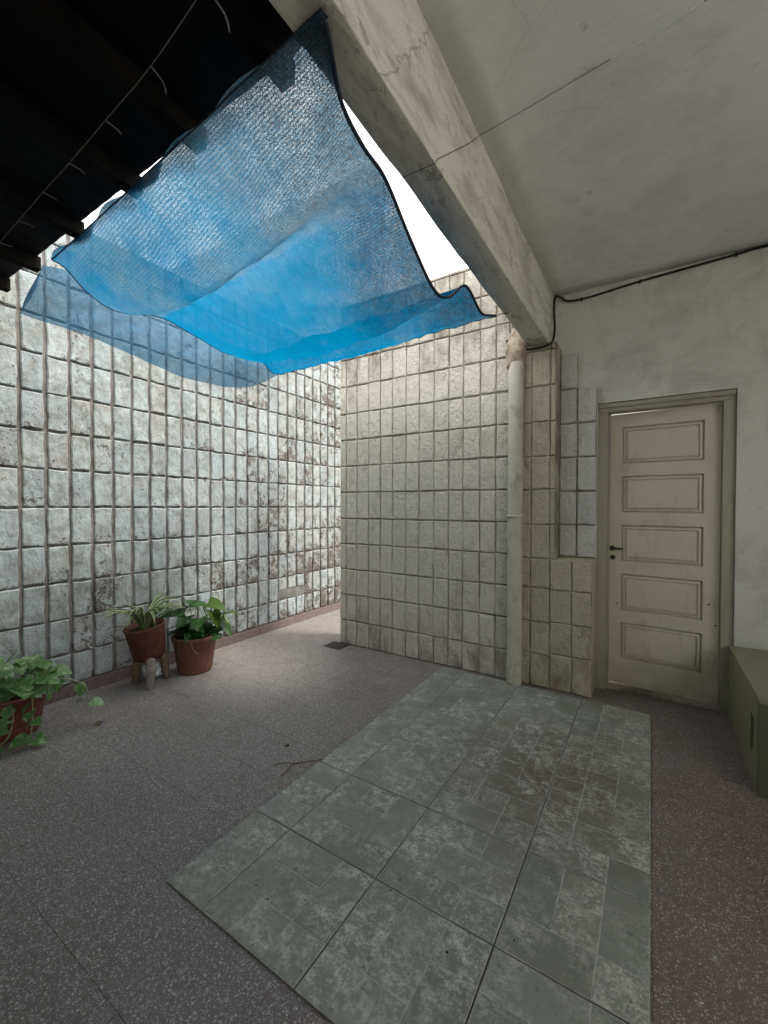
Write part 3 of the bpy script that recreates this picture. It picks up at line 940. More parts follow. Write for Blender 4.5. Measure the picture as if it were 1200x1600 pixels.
# back boards so no light leaks between panel and leaf
for (z0, z1) in PZ:
    link('panel', pm, leafo, LMW @ Matrix.Translation(((PX0 + PX1) / 2, 0.001, (z0 + z1) / 2)))
bb = MB().box(PX0, PX1, 0.028, 0.034, 0.19, 2.13)
bb.v = [LMW @ v for v in bb.v]
bb.build('panel_backing', 'door', leafo)
hb = MB()
hx, hz = -0.702, 1.119
hb.lathe([(0.0, 0.008), (0.019, 0.008), (0.021, 0.004), (0.021, 0.0)], (0, 0, 0), 16, Matrix.Rotation(R(90), 3, 'X'))
hb.tube([(0, 0, 0), (0, -0.045, 0)], 0.008, 10)
hb.tube([(-0.004, -0.045, 0), (0.03, -0.047, 0.001), (0.085, -0.045, 0.0)], [0.010, 0.009, 0.008], 10)
hb.v = [LMW @ Matrix.Translation((hx, 0, hz)) @ v for v in hb.v]
hb.build('lever_handle', 'black_metal', leafo, smooth=True)
hb = MB()
hb.lathe([(0.0, 0.004), (0.004, 0.004), (0.0041, 0.007), (0.018, 0.007), (0.020, 0.003), (0.020, 0.0)], (0, 0, 0), 16, Matrix.Rotation(R(90), 3, 'X'))
hb.v = [LMW @ Matrix.Translation((hx + .004, 0, hz - .077)) @ v for v in hb.v]
hb.build('keyhole_plate', 'black_metal', leafo, smooth=True)
for (dx, dz) in ((-0.062, 0.735), (-0.02, 0.585), (-0.665, 0.66)):
    hb = MB().lathe([(0.0, 0.002), (0.006, 0.002), (0.007, 0.0)], (0, 0, 0), 8, Matrix.Rotation(R(90), 3, 'X'))
    hb.v = [LMW @ Matrix.Translation((dx, 0, dz)) @ v for v in hb.v]
    hb.build('nail_head', 'black_metal', leafo)
for z in (0.25, 1.95):
    MB().tube([(0.437, 3.921, z), (0.437, 3.921, z + .09)], 0.007, 8).build('hinge', 'frame', dr)

# yard behind the door, open to the sky
by = thing('plaster_wall', 'bright yard wall glimpsed through the gaps of the ajar door', 'wall', (0, 7, 0))
MB().box(-0.99, 3.2, 6.6, 6.8, -0.07, 3.0).build('wall_body', 'white_wall', by)

# ------------------------------------------------------------------ drainpipe
dp = thing('drainpipe', 'old cream painted drainpipe running down the cream tile wall', 'drainpipe', (-0.957, 3.545, 0))
px, py = -0.957, 3.556
MB().lathe([(0.0, 0.003), (0.061, 0.003), (0.0615, 0.03), (0.0605, 0.6), (0.061, 1.41)], (px, py, 0), 24).build('lower_pipe', 'pipe', dp, smooth=True)
MB().lathe([(0.061, 1.405), (0.070, 1.408), (0.071, 1.418), (0.070, 1.426), (0.059, 1.428), (0.057, 1.44)], (px, py, 0), 24).build('collar', 'pipe', dp, smooth=True)
MB().lathe([(0.059, 1.428), (0.0605, 1.6), (0.059, 2.2), (0.061, 2.62), (0.0615, 2.69)], (px, py, 0), 24).build('upper_pipe', 'pipe', dp, smooth=True)
# broken mortar socket that swallows the pipe under the beam
bm = bmesh.new()
prof = [(0.060, 2.66), (0.074, 2.665), (0.080, 2.69), (0.076, 2.715), (0.082, 2.74), (0.085, 2.79), (0.076, 2.85), (0.05, 2.93), (0.03, 2.98), (0.0, 2.99)]
b = MB().lathe(prof, (px - .005, py + .02, 0), 20)
for i, v in enumerate(b.v):
    b.v[i] = v + Vector((noise.noise(v * 14), noise.noise(v * 14 + Vector((5, 0, 0))), noise.noise(v * 14 + Vector((0, 9, 0))))) * 0.018
b.build('mortar_socket', 'rubble', dp, smooth=True)
bm.free()

# ------------------------------------------------------------------ lean-to roof
rf = thing('lean_to_roof', 'soot-black lean-to roof on rafters over the near left', 'roof', (-2.3, 0, 2.9))
vs, fs = [], []
nx, ny = 150, 2
RX0, RX1, RYe, RYb = -3.835, -0.882, 1.002, -3.6
for j in range(ny + 1):
    y = RYe + (RYb - RYe) * j / ny
    for i in range(nx + 1):
        x = RX0 + (RX1 - RX0) * i / nx
        z = 2.955 + 0.04 * (RYe - y) + 0.0015 * math.sin(x * 2 * math.pi / 0.12)
        vs.append((x, y, z))
for j in range(ny):
    for i in range(nx):
        a = j * (nx + 1) + i
        fs.append((a, a + 1, a + nx + 2, a + nx + 1))
o = len(vs)
vs += [(x, y, z + 0.004) for x, y, z in vs]
fs += [tuple(k + o for k in f[::-1]) for f in fs]
for i in range(nx):
    fs.append((i, o + i, o + i + 1, i + 1))
b = MB()
b.add(vs, fs)
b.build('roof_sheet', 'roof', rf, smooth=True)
RAF = [-1.02, -1.485, -1.935, -2.49, -3.05, -3.50]
for x in RAF:
    b = MB()
    w = 0.03
    y0, y1 = 1.015 + random.uniform(-.015, .015), -3.6
    z0, z1 = 2.872, 2.872 + .04 * (y0 - y1)
    b.add([(x - w, y0, z0), (x + w, y0, z0), (x + w, y0, z0 + .075), (x - w, y0, z0 + .075), (x - w, y1, z1), (x + w, y1, z1), (x + w, y1, z1 + .075), (x - w, y1, z1 + .075)],
          [(0, 1, 2, 3), (5, 4, 7, 6), (4, 5, 1, 0), (3, 2, 6, 7), (4, 0, 3, 7), (1, 5, 6, 2)])
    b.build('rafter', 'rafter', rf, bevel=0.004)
for y in (0.35, -0.6, -1.6):
    z = 2.872 + .04 * (1 - y) - .0455
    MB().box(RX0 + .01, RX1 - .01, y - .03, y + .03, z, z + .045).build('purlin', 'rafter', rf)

# drooping cord with short ties under the roof
wr = thing('clothesline', 'thin pale cord with short ties strung under the black roof', 'cord', (-1.8, 0.7, 2.77))
cp = [Vector((-0.89, 0.655, 2.80)), Vector((-1.235, 0.68, 2.775)), Vector((-1.532, 0.692, 2.772)), Vector((-1.837, 0.704, 2.770)), Vector((-2.092, 0.712, 2.772)), Vector((-2.676, 0.735, 2.775)), Vector((-3.83, 0.78, 2.80))]


def smooth_path(pts, n=8):
    pts = [Vector(p) for p in pts]
    out = []
    for i in range(len(pts) - 1):
        p0, p1, p2, p3 = pts[max(i - 1, 0)], pts[i], pts[i + 1], pts[min(i + 2, len(pts) - 1)]
        for k in range(n):
            t = k / n
            out.append(0.5 * ((2 * p1) + (p2 - p0) * t + (2 * p0 - 5 * p1 + 4 * p2 - p3) * t * t + (3 * p1 - p0 - 3 * p2 + p3) * t ** 3))
    out.append(pts[-1])
    return out


MB().tube(smooth_path(cp, 6), 0.0016, 6).build('cord', 'wire', wr)
for (x, y, dx, dz) in ((-0.935, .665, .012, -.06), (-1.235, .68, .0, -.045), (-1.535, .692, .01, -.018), (-1.84, .704, .02, -.02), (-2.10, .712, .015, -.012), (-2.4, .725, .03, -.015), (-2.68, .735, .02, .0)):
    z = 2.772
    MB().tube(smooth_path([(x, y, z), (x + dx * .5, y + .035, z + dz * .35), (x + dx, y + .045, z + dz)], 4), [0.0024] * 8 + [0.001], 5).build('tie', 'wire', wr)

# ------------------------------------------------------------------ shade cloth
sc = thing('shade_cloth', 'sagging blue shade net hung over the open patio between roof and beam', 'shade cloth', (-1.9, 1.9, 2.75))
CP = [  # (X, Y, Z) on the right edge, on the left edge, sag between
    ((-0.755, 0.868, 2.824), (-2.84, 1.000, 2.872), 0.01),
    ((-0.785, 0.941, 2.824), (-2.82, 1.060, 2.845), 0.02),
    ((-0.860, 1.090, 2.811), (-2.80, 1.170, 2.742), 0.12),
    ((-0.890, 1.250, 2.800), (-2.80, 1.330, 2.700), 0.20),
    ((-0.900, 1.425, 2.790), (-2.82, 1.600, 2.775), 0.02),
    ((-0.900, 1.620, 2.672), (-2.84, 1.860, 2.752), 0.08),
    ((-0.900, 1.860, 2.552), (-2.86, 2.130, 2.712), 0.17),
    ((-0.900, 2.040, 2.588), (-2.88, 2.300, 2.735), 0.13),
    ((-0.890, 2.255, 2.738), (-2.90, 2.500, 2.795), 0.0),
    ((-0.885, 2.480, 2.680), (-2.93, 2.690, 2.715), 0.05),
    ((-0.890, 2.640, 2.722), (-2.95, 2.790, 2.728), 0.01),
    ((-0.885, 2.760, 2.765), (-2.97, 2.850, 2.745), 0.0),
]
NU, NS = 150, 10
rows = []
for side_ in (0, 1):
    rows.append(smooth_path([c[side_] for c in CP], NS))
amp = smooth_path([Vector((c[2], 0, 0)) for c in CP], NS)
vs, fs = [], []
nv = len(rows[0])
for j in range(nv):
    a, b_ = rows[0][j], rows[1][j]
    vv = j / (nv - 1)
    for i in range(NU + 1):
        u = i / NU
        p = a.lerp(b_, u)
        p.z -= 4 * u * (1 - u) * amp[j].x
        fade = min(1, 6 * vv, 6 * (1 - vv) + .3) * min(1, 5 * u + .15, 5 * (1 - u) + .15)
        # drag folds running slantwise from the tied points
        s1 = p.x * 2.2 + p.y * 5.0
        w = noise.noise(Vector((p.x * 5.5 + p.y * 1.6, p.y * 1.1, 2.0))) * 0.020
        w += noise.noise(Vector((p.x * 14 + p.y * 5, p.y * 2.2, 7.0))) * 0.011
        w += noise.noise(Vector((p.x * 2, p.y * 2, 11.0))) * 0.012
        p.z += w * fade
        # gathered pleats where the net is tied over its wires
        for ry, am in ((CP[0][0][1] + .04 + u * .12, .012), (1.44 + u * .16, .013), (2.27 + u * .23, .012), (2.74 + u * .09, .010)):
            q = (p.y - ry) / .15
            p.z += am * math.exp(-q * q) * (noise.noise(Vector((p.x * 11.0 + p.y * 2.5, p.y * .8, ry))) + .5 * noise.noise(Vector((p.x * 25.0, p.y * 1.5, ry + 3)))) * min(1, 6 * vv + .2) * min(1, 8 * u + .1, 8 * (1 - u) + .1)
        if j == 0:
            p.y += noise.noise(Vector((p.x * 3.1, 0, 4))) * 0.07 + 0.01
            p.z += 0.01
        if j == nv - 1:
            p.z += noise.noise(Vector((p.x * 14, 0, 9))) * 0.012 - 0.004
        vs.append(p)
for j in range(nv - 1):
    for i in range(NU):
        k = j * (NU + 1) + i
        fs.append((k, k + NU + 1, k + NU + 2, k + 1))
b = MB()
b.add(vs, fs)
b.build('net_panel', 'cloth', sc, smooth=True)
edge = [vs[j * (NU + 1)] for j in range(6, nv)]
MB().tube(edge, 0.0075, 6).build('edge_cord', 'hem', sc, smooth=True)
edge = [vs[j * (NU + 1) + NU] for j in range(nv)]
MB().tube(edge, 0.004, 6).build('edge_cord', 'hem', sc, smooth=True)
MB().tube([vs[(nv - 1) * (NU + 1) + i] for i in range(NU + 1)], 0.003, 6).build('edge_cord', 'hem', sc, smooth=True)
MB().tube([v + Vector((0, .0, .004)) for v in [vs[1 * (NU + 1) + i] for i in range(NU + 1)]], 0.0035, 6).build('edge_cord', 'hem', sc, smooth=True)
# ties at both far corners
e0 = vs[(nv - 1) * (NU + 1)]
MB().tube([e0, (-0.86, 2.83, 2.80), (-0.84, 2.93, 2.834)], 0.003, 5).build('tie', 'hem', sc)
e1 = vs[(nv - 1) * (NU + 1) + NU]
MB().tube([e1, (-3.4, 3.05, 2.93), (-3.825, 3.2, 3.08)], 0.002, 5).build('tie', 'hem', sc)
# side flap hanging on the left, thinner and see-through
top = smooth_path([(-3.02, 1.01, 2.895), (-2.93, 1.20, 2.905), (-2.90, 1.46, 2.84), (-2.88, 1.70, 2.83), (-2.90, 2.09, 2.82), (-2.93, 2.60, 2.842), (-2.97, 2.85, 2.748)], 14)
bot = smooth_path([(-3.10, 0.934, 2.609), (-3.10, 1.03, 2.608), (-3.10, 1.296, 2.598), (-3.10, 1.70, 2.529), (-3.09, 2.10, 2.50), (-3.06, 2.52, 2.556), (-2.97, 2.84, 2.744)], 14)
vs2, fs2 = [], []
n2 = 10
for j in range(len(top)):
    for i in range(n2 + 1):
        t = i / n2
        p = top[j].lerp(bot[j], t)
        p.x += (math.sin(t * math.pi) * -0.03 + noise.noise(Vector((p.y * 4 + t * 3, t * 2, 1.5))) * 0.03 + noise.noise(Vector((p.y * 11 + t * 5, t * 3, 4.5))) * 0.014) * min(1, (len(top) - 1 - j) / 14)
        if j == 0:
            p.y += 0.03 * math.sin(t * math.pi)
        vs2.append(p)
for j in range(len(top) - 1):
    for i in range(n2):
        k = j * (n2 + 1) + i
        fs2.append((k, k + 1, k + n2 + 2, k + n2 + 1))
b = MB()
b.add(vs2, fs2)
b.build('side_flap', 'flap', sc, smooth=True)

# ------------------------------------------------------------------ wires
cw = thing('ceiling_wire', 'hair-thin wire crossing the ceiling and the beam', 'wire', (-0.3, 1.9, 3.28))
pts = [(0.9, 1.74, 3.283), (0.141, 1.873, 3.279), (-0.021, 1.894, 3.277), (-0.15, 1.908, 3.276), (-0.45, 1.94, 3.275), (-0.70, 1.955, 3.268), (-0.713, 1.85, 3.16), (-0.712, 1.50, 2.845), (-0.716, 1.495, 2.828), (-0.87, 1.484, 2.824)]
MB().tube([Vector(p) for p in pts], 0.0014, 6).build('strand', 'cable', cw)
MB().tube([Vector(p) + Vector((0, 0, -.001)) for p in [(0.141, 1.873, 3.279), (-0.021, 1.894, 3.277), (-0.15, 1.908, 3.276)]], 0.0024, 6).build('wire_glint', 'bag', cw)  # pale overlay standing in for light glinting on the wire
MB().tube([(-0.02, 1.894, 3.277), (-0.04, 1.905, 3.268)], [0.003, 0.001], 5).build('wire_glint', 'bag', cw)
cb = thing('power_cable', 'black cable run along the top of the white wall and looped under the beam', 'cable', (0, 3.83, 3.25))
cy = WY - .012
pts = [(2.7, cy, 3.27), (1.6, cy, 3.268), (0.656, cy, 3.276), (0.488, cy, 3.27), (-0.088, cy, 3.245), (-0.45, cy, 3.215), (-0.60, cy - .01, 3.222), (-0.66, cy - .02, 3.262), (-0.70, cy - .03, 3.27), (-0.704, cy - .05, 3.15), (-0.690, cy - .10, 2.98), (-0.69, 3.66, 2.86), (-0.72, 3.612, 2.812), (-0.80, 3.606, 2.802), (-0.89, 3.608, 2.815), (-0.905, 3.615, 2.90), (-0.905, 3.62, 3.0)]
MB().tube(smooth_path(pts, 8), 0.0085, 8).build('sheath', 'cable', cb, smooth=True)
for x in (0.488, -0.088, -0.5):
    zc = {0.488: 3.27, -0.088: 3.245, -0.5: 3.216}[x]
    MB().box(x - .006, x + .006, cy - .010, cy + .0115, zc - .013, zc + .010).build('clip', 'cable', cb)
bk = thing('wall_hook', 'small rusty bracket on the cream wall just left of the beam end', 'hook', (-1.0, 3.6, 2.98))
MB().tube([(-1.03, 3.60, 3.12), (-1.02, 3.58, 2.98), (-1.0, 3.57, 2.95), (-0.97, 3.58, 2.97)], 0.006, 6).build('hook_bar', 'black_metal', bk)
MB().box(-1.06, -0.93, 3.595, 3.619, 2.905, 2.915).build('foot_bar', 'black_metal', bk)

# ------------------------------------------------------------------ olive box at the right
bx = thing('low_box', 'olive painted low box with a hand slot against the white wall', 'box', (0.9, 3.3, 0))
BX, BY0, BY1, BH = 0.482, 2.86, 3.835, 0.515
b = MB()
ys = [BY0 + .0255, 2.985, 3.065, BY1 - .03]
b.box(BX, BX + .025, ys[0], ys[1], 0, BH - .03)
b.box(BX, BX + .025, ys[2], BY1, 0, BH - .03)
b.box(BX, BX + .025, ys[1], ys[2], 0, 0.155)
b.box(BX, BX + .025, ys[1], ys[2], 0.36, BH - .03)
o = b.build('side_panel', 'box', bx)
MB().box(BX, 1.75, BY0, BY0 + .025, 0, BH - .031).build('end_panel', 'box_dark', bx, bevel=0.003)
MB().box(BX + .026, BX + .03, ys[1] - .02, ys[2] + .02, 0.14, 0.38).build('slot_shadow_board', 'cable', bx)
MB().box(BX - .004, 1.76, BY0 - .004, BY1, BH - .03, BH).build('lid', 'box', bx, bevel=0.004)
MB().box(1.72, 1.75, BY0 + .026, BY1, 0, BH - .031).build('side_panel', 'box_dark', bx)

# ------------------------------------------------------------------ tiled floor patch
rug = tag(MB().box(-1.608, 0.010, 0.9305, 3.541, -0.010, 0.0045).build('tile_paving', 'dark_joint'), 'patch of green grey embossed tiles laid on the terrazzo', None, None, 'structure')
GXs = [-1.614, -1.387, -0.915, -0.435, 0.016]
GYs = [0.0, 0.445, 0.927, 1.385, 1.85, 2.31, 2.745, 3.232, 3.547]
PATT = [
    [(0, 0, 1, 2), (1, 0, 2, 1), (1, 1, 2, 3), (2, 0, 3, 2), (2, 2, 3, 3), (0, 2, 1, 3)],
    [(0, 0, 1, 1), (0, 1, 1, 3), (1, 0, 2, 2), (1, 2, 2, 3), (2, 0, 3, 1), (2, 1, 3, 3)],
    [(0, 0, 2, 1), (2, 0, 3, 1), (0, 1, 1, 3), (1, 1, 2, 2), (1, 2, 2, 3), (2, 1, 3, 3)],
    [(0, 0, 1, 1), (1, 0, 3, 1), (0, 1, 1, 2), (1, 1, 2, 2), (2, 1, 3, 2), (0, 2, 2, 3), (2, 2, 3, 3)],
    [(0, 0, 1, 3), (1, 0, 2, 1), (1, 1, 2, 3), (2, 0, 3, 2), (2, 2, 3, 3)],
    [(0, 0, 1, 2), (0, 2, 1, 3), (1, 0, 3, 1), (1, 1, 2, 3), (2, 1, 3, 3)],
]


def stone(parent, x0, x1, y0, y1, seed):
    rs = random.Random(seed)
    gp = 0.0026
    x0, x1, y0, y1 = x0 + gp, x1 - gp, y0 + gp, y1 - gp
    if x1 - x0 < .02 or y1 - y0 < .02:
        return
    cx, cy = (x0 + x1) / 2, (y0 + y1) / 2
    hx, hy = (x1 - x0) / 2, (y1 - y0) / 2
    ring = [(-hx, -hy), (0, -hy), (hx, -hy), (hx, 0), (hx, hy), (0, hy), (-hx, hy), (-hx, 0)]
    ring = [(x + rs.uniform(-.0015, .0015), y + rs.uniform(-.0015, .0015)) for x, y in ring]
    n = 8
    vs = [(x, y, -.003) for x, y in ring]
    vs += [(x, y, .0006) for x, y in ring]
    vs += [(x - math.copysign(.003, x) * (abs(x) > hx * .5), y - math.copysign(.003, y) * (abs(y) > hy * .5), .0016 + rs.uniform(-.0003, .0003)) for x, y in ring]
    vs.append((0, 0, .0018))
    fs = []
    for i in range(n):
        k = (i + 1) % n
        fs += [(i, k, n + k, n + i), (n + i, n + k, 2 * n + k, 2 * n + i), (2 * n + i, 2 * n + k, 3 * n)]
    me = mesh('stone', vs, fs, 'rug_stone')
    W0 = world(parent)
    link('stone', me, parent, W0 @ Matrix.Translation((cx - W0.translation.x, cy - W0.translation.y, 0)))


rs = random.Random(21)
for a in range(len(GXs) - 1):
    for b_ in range(2, len(GYs) - 1):
        x0, x1, y0, y1 = GXs[a] + .0032, GXs[a + 1] - .0032, GYs[b_] + .0032, GYs[b_ + 1] - .0032
        t = link('floor_tile', mesh('floor_tile', *(lambda m_: (m_.v, m_.f))(MB().box(-(x1 - x0) / 2, (x1 - x0) / 2, -(y1 - y0) / 2, (y1 - y0) / 2, -0.004, 0.0)), 'rug_joint'),
                 rug, Matrix.Translation(((x0 + x1) / 2, (y0 + y1) / 2, 0.0105)) @ Matrix.Rotation(rs.gauss(0, .0012), 4, 'X') @ Matrix.Rotation(rs.gauss(0, .0012), 4, 'Y') @ Matrix.Rotation(rs.gauss(0, .0025), 4, 'Z'))
        pat = rs.choice(PATT)
        flip, rot = rs.random() < .5, rs.random() < .45
        fx0 = x1 - 0.455 if a == 0 else x0                    # narrow cut tiles keep only part of the pattern
        fw = 0.455 if a == 0 else x1 - x0
        fh = max(y1 - y0, 0.44)
        for (p0, q0, p1, q1) in pat:
            if rot:
                p0, q0, p1, q1 = q0, p0, q1, p1
            if flip:
                p0, p1 = 3 - p1, 3 - p0
            sx0, sx1 = max(x0, fx0 + fw * p0 / 3), min(x1, fx0 + fw * p1 / 3)
            sy0, sy1 = max(y0, y0 + fh * q0 / 3), min(y1, y0 + fh * q1 / 3)
            if sx1 - sx0 > .02 and sy1 - sy0 > .02:
                stone(t, sx0, sx1, sy0, sy1, rs.random())

# ------------------------------------------------------------------ plants
def leaf_heart(w, l, cup, droop, mat, seed, arrow=False):
    """leaf lying along +Y from its stalk at the origin, folded on the midrib"""
    rs = random.Random(seed)
    if arrow:
        half = [(0.0, 0.0), (0.28, -0.16), (0.46, -0.22), (0.42, 0.0), (0.40, 0.22), (0.30, 0.50), (0.16, 0.78), (0.0, 1.0)]
    else:
        half = [(0.0, 0.0), (0.22, -0.09), (0.42, 0.0), (0.50, 0.20), (0.45, 0.45), (0.32, 0.68), (0.15, 0.87), (0.0, 1.0)]
    n = len(half)
    vs, uv = [], []

    def P(x, y):
        t = max(0, y)
        z = cup * abs(x) * w * 1.0 - droop * l * t * t + rs.uniform(-.006, .006) * l
        return (x * w, y * l, z)
    for (x, y) in half:
        vs.append(P(0, max(0, y)))
        uv.append((0.5, y))
    for (x, y) in half:
        vs.append(P(x, y))
        uv.append((0.5 + x * .98, y))
    for (x, y) in half:
        vs.append(P(-x, y))
        uv.append((0.5 - x * .98, y))
    fs = []
    for i in range(n - 1):
        fs.append((i, n + i, n + i + 1, i + 1))
        fs.append((i, i + 1, 2 * n + i + 1, 2 * n + i))
    return mesh('leaf', vs, fs, mat, True, uv)


def leaf_strap(l, w, rise, mat, seed):
    rs = random.Random(seed)
    n = 9
    vs, uv = [], []
    curl = rs.uniform(1.5, 2.6)
    th, x, z = rise, 0.0, 0.0
    for i in range(n + 1):
        t = i / n
        ww = w * (1 - t ** 2.2) * (0.55 + 0.9 * min(t * 3, 1) * .5)
        vs += [(-ww / 2, x, z + ww * .25), (0, x, z), (ww / 2, x, z + ww * .25)]
        uv += [(0, t), (0.5, t), (1, t)]
        th -= curl / n * (0.4 + 1.2 * t)
        x += math.cos(th) * l / n
        z += math.sin(th) * l / n
    fs = []
    for i in range(n):
        a = i * 3
        fs += [(a, a + 1, a + 4, a + 3), (a + 1, a + 2, a + 5, a + 4)]
    return mesh('leaf', vs, fs, mat, True, uv)


def aim(p, d, roll=0.0, s=1.0, upv=(0, 0, 1)):
    """matrix whose +Y runs along d with +Z leaning to upv"""
    y = Vector(d).normalized()
    x = y.cross(Vector(upv))
    if x.length < 1e-3:
        x = Vector((1, 0, 0))
    x.normalize()
    z = x.cross(y)
    m = Matrix((x, y, z)).transposed() @ Matrix.Rotation(roll, 3, 'Y')
    m = (m * s).to_4x4()
    m.translation = Vector(p)
    return m


# --- terracotta pot with arrow-leaved plant
c = Vector((-3.50, 2.30, 0))
t = thing('potted_plant', 'dark green arrow-leaved plant in a plain round terracotta pot', 'potted plant', c, 'potted plants along the tiled wall')
MB().lathe([(0.0, 0.004), (0.138, 0.004), (0.142, 0.012), (0.148, 0.03), (0.182, 0.29), (0.186, 0.298)], c, 36).build('pot', 'terracotta', t, smooth=True)
MB().lathe([(0.184, 0.292), (0.196, 0.296), (0.199, 0.315), (0.198, 0.328), (0.190, 0.332), (0.180, 0.328), (0.176, 0.28)], c, 36).build('rim', 'terracotta', t, smooth=True)
MB().lathe([(0.0, 0.295), (0.1, 0.293), (0.178, 0.283)], c, 24).build('soil', 'soil', t, smooth=True)
va = [leaf_heart(1, 1, 0.18, 0.22, 'dark_leaf', 300 + i, True) for i in range(4)] + [leaf_heart(1, 1, 0.18, 0.22, 'olive_leaf', 310 + i, True) for i in range(2)]
rs = random.Random(5)
stems = MB()
big = [(0.10, 0.04, .30, 1), (0.17, -0.02, .24, 1), (0.05, 0.10, .29, 0), (-0.06, 0.04, .26, 0), (0.02, -0.03, .33, 0), (-0.12, -0.02, .22, 0), (0.13, 0.09, .17, 1), (-0.02, 0.13, .25, 0), (0.20, 0.10, .12, 0), (-0.04, -0.08, .21, 0), (0.08, -0.10, .19, 0), (0.22, 0.03, .20, 1), (-0.19, -0.07, .25, 0)]
rgt = Vector((0.844, 0.536, 0))
fwd = Vector((-0.536, 0.844, 0))
for (a, b_, h, ol) in big:
    root = c + Vector((0, 0, .29)) + rgt * a * .25 + fwd * b_ * .25
    tip = c + Vector((0, 0, .30 + h)) + rgt * a + fwd * b_
    tip.x = max(tip.x, -3.76)
    stems.tube(smooth_path([root, root.lerp(tip, .5) + Vector((0, 0, .05)), tip], 4), 0.0028, 5)
    d = rgt * (a + rs.uniform(-.1, .1)) * 3 + fwd * (b_ - .1) * 2 + Vector((0, 0, rs.uniform(-.55, .15)))
    me = rs.choice(va[4:]) if ol else rs.choice(va[:4])
    s = rs.uniform(.15, .215)
    link('leaf', me, t, aim(tip, d, rs.uniform(-.5, .5), s))
for k in range(70):
    q = rs.uniform(0, 2 * math.pi)
    r_ = rs.uniform(.02, .155)
    tip = c + Vector((math.cos(q) * r_, math.sin(q) * r_, .31 + rs.uniform(.0, .13) * (1.2 - r_ * 4)))
    d = Vector((math.cos(q + rs.uniform(-.7, .7)), math.sin(q + rs.uniform(-.7, .7)), rs.uniform(-.5, .5)))
    link('leaf', rs.choice(va[:4]), t, aim(tip, d, rs.uniform(-.8, .8), rs.uniform(.085, .135)))
    stems.tube([c + Vector((math.cos(q) * r_ * .5, math.sin(q) * r_ * .5, .28)), tip], 0.0018, 4)
stems.tube(smooth_path([c + rgt * .05 - fwd * .17 + Vector((0, 0, .31)), c + rgt * .055 - fwd * .195 + Vector((0, 0, .30)), c + rgt * .075 - fwd * .19 + Vector((0, 0, .24)), c + rgt * .11 - fwd * .175 + Vector((0, 0, .20))], 4), 0.002, 5)
stems.tube(smooth_path([c - rgt * .05 - fwd * .16 + Vector((0, 0, .31)), c - rgt * .06 - fwd * .20 + Vector((0, 0, .29)), c - rgt * .055 - fwd * .185 + Vector((0, 0, .2))], 4), 0.0015, 5)
stems.build('stem', 'stem', t, smooth=True)

# --- three-legged pot with spider plant
c = Vector((-3.56, 1.93, 0))
t = thing('potted_plant', 'variegated spider plant in a flaking maroon pot on three legs', 'potted plant', c, 'potted plants along the tiled wall')
tl = Matrix.Rotation(R(-7), 3, fwd) @ Matrix.Rotation(R(5), 3, rgt)
hub = c + Vector((0, 0, .20))
MB().lathe([(0.0, 0.0), (0.085, 0.005), (0.118, 0.03), (0.132, 0.09), (0.142, 0.19), (0.152, 0.285)], hub, 32, tl).build('pot', 'maroon_pot', t, smooth=True)
MB().lathe([(0.150, 0.280), (0.157, 0.283), (0.159, 0.296), (0.154, 0.302), (0.145, 0.298), (0.142, 0.24)], hub, 32, tl).build('rim', 'terracotta', t, smooth=True)
MB().lathe([(0.0, 0.262), (0.1, 0.266), (0.143, 0.260)], hub, 24, tl).build('soil', 'soil', t, smooth=True)
for k, q in enumerate((R(-62), R(58), R(178))):
    dd = rgt * math.cos(q) + fwd * math.sin(q)
    a0 = hub + dd * .075 + Vector((0, 0, .05))
    a1 = hub + dd * .115 + Vector((0, 0, -.03))
    a2 = c + dd * .135
    lg = MB().tube([a0, a1, Vector((a2.x, a2.y, .012)), Vector((a2.x, a2.y, 0.0005))], [0.045, 0.036, 0.029, 0.027], 10)
    lg.build('leg', 'grey_leg' if k == 0 else 'twig', t, smooth=True)
vsn = [leaf_strap(1, .085, 1.25, 'spider', 400 + i) for i in range(7)]
rs = random.Random(9)
crown = hub + tl @ Vector((0, 0, .27))
crown = crown - rgt * .01
for k in range(46):
    q = rs.uniform(0, 2 * math.pi)
    dd = rgt * math.cos(q) + fwd * math.sin(q)
    p = crown + dd * rs.uniform(0, .03)
    lm = rs.uniform(.30, .50)
    m = aim(p, dd, 0, lm)
    # keep the straps out of the wall
    if (p + dd * lm * .75).x < -3.78:
        lm *= .55
        m = aim(p, dd, 0, lm)
    link('leaf', rs.choice(vsn), t, m)
dry = [leaf_strap(1, .04, .5, 'dry_leaf', 450 + i) for i in range(3)]
for k in range(9):
    q = R(rs.uniform(140, 235))
    dd = rgt * math.cos(q) + fwd * math.sin(q)
    link('leaf', rs.choice(dry), t, aim(crown + dd * .10, dd, 0, rs.uniform(.18, .28)))

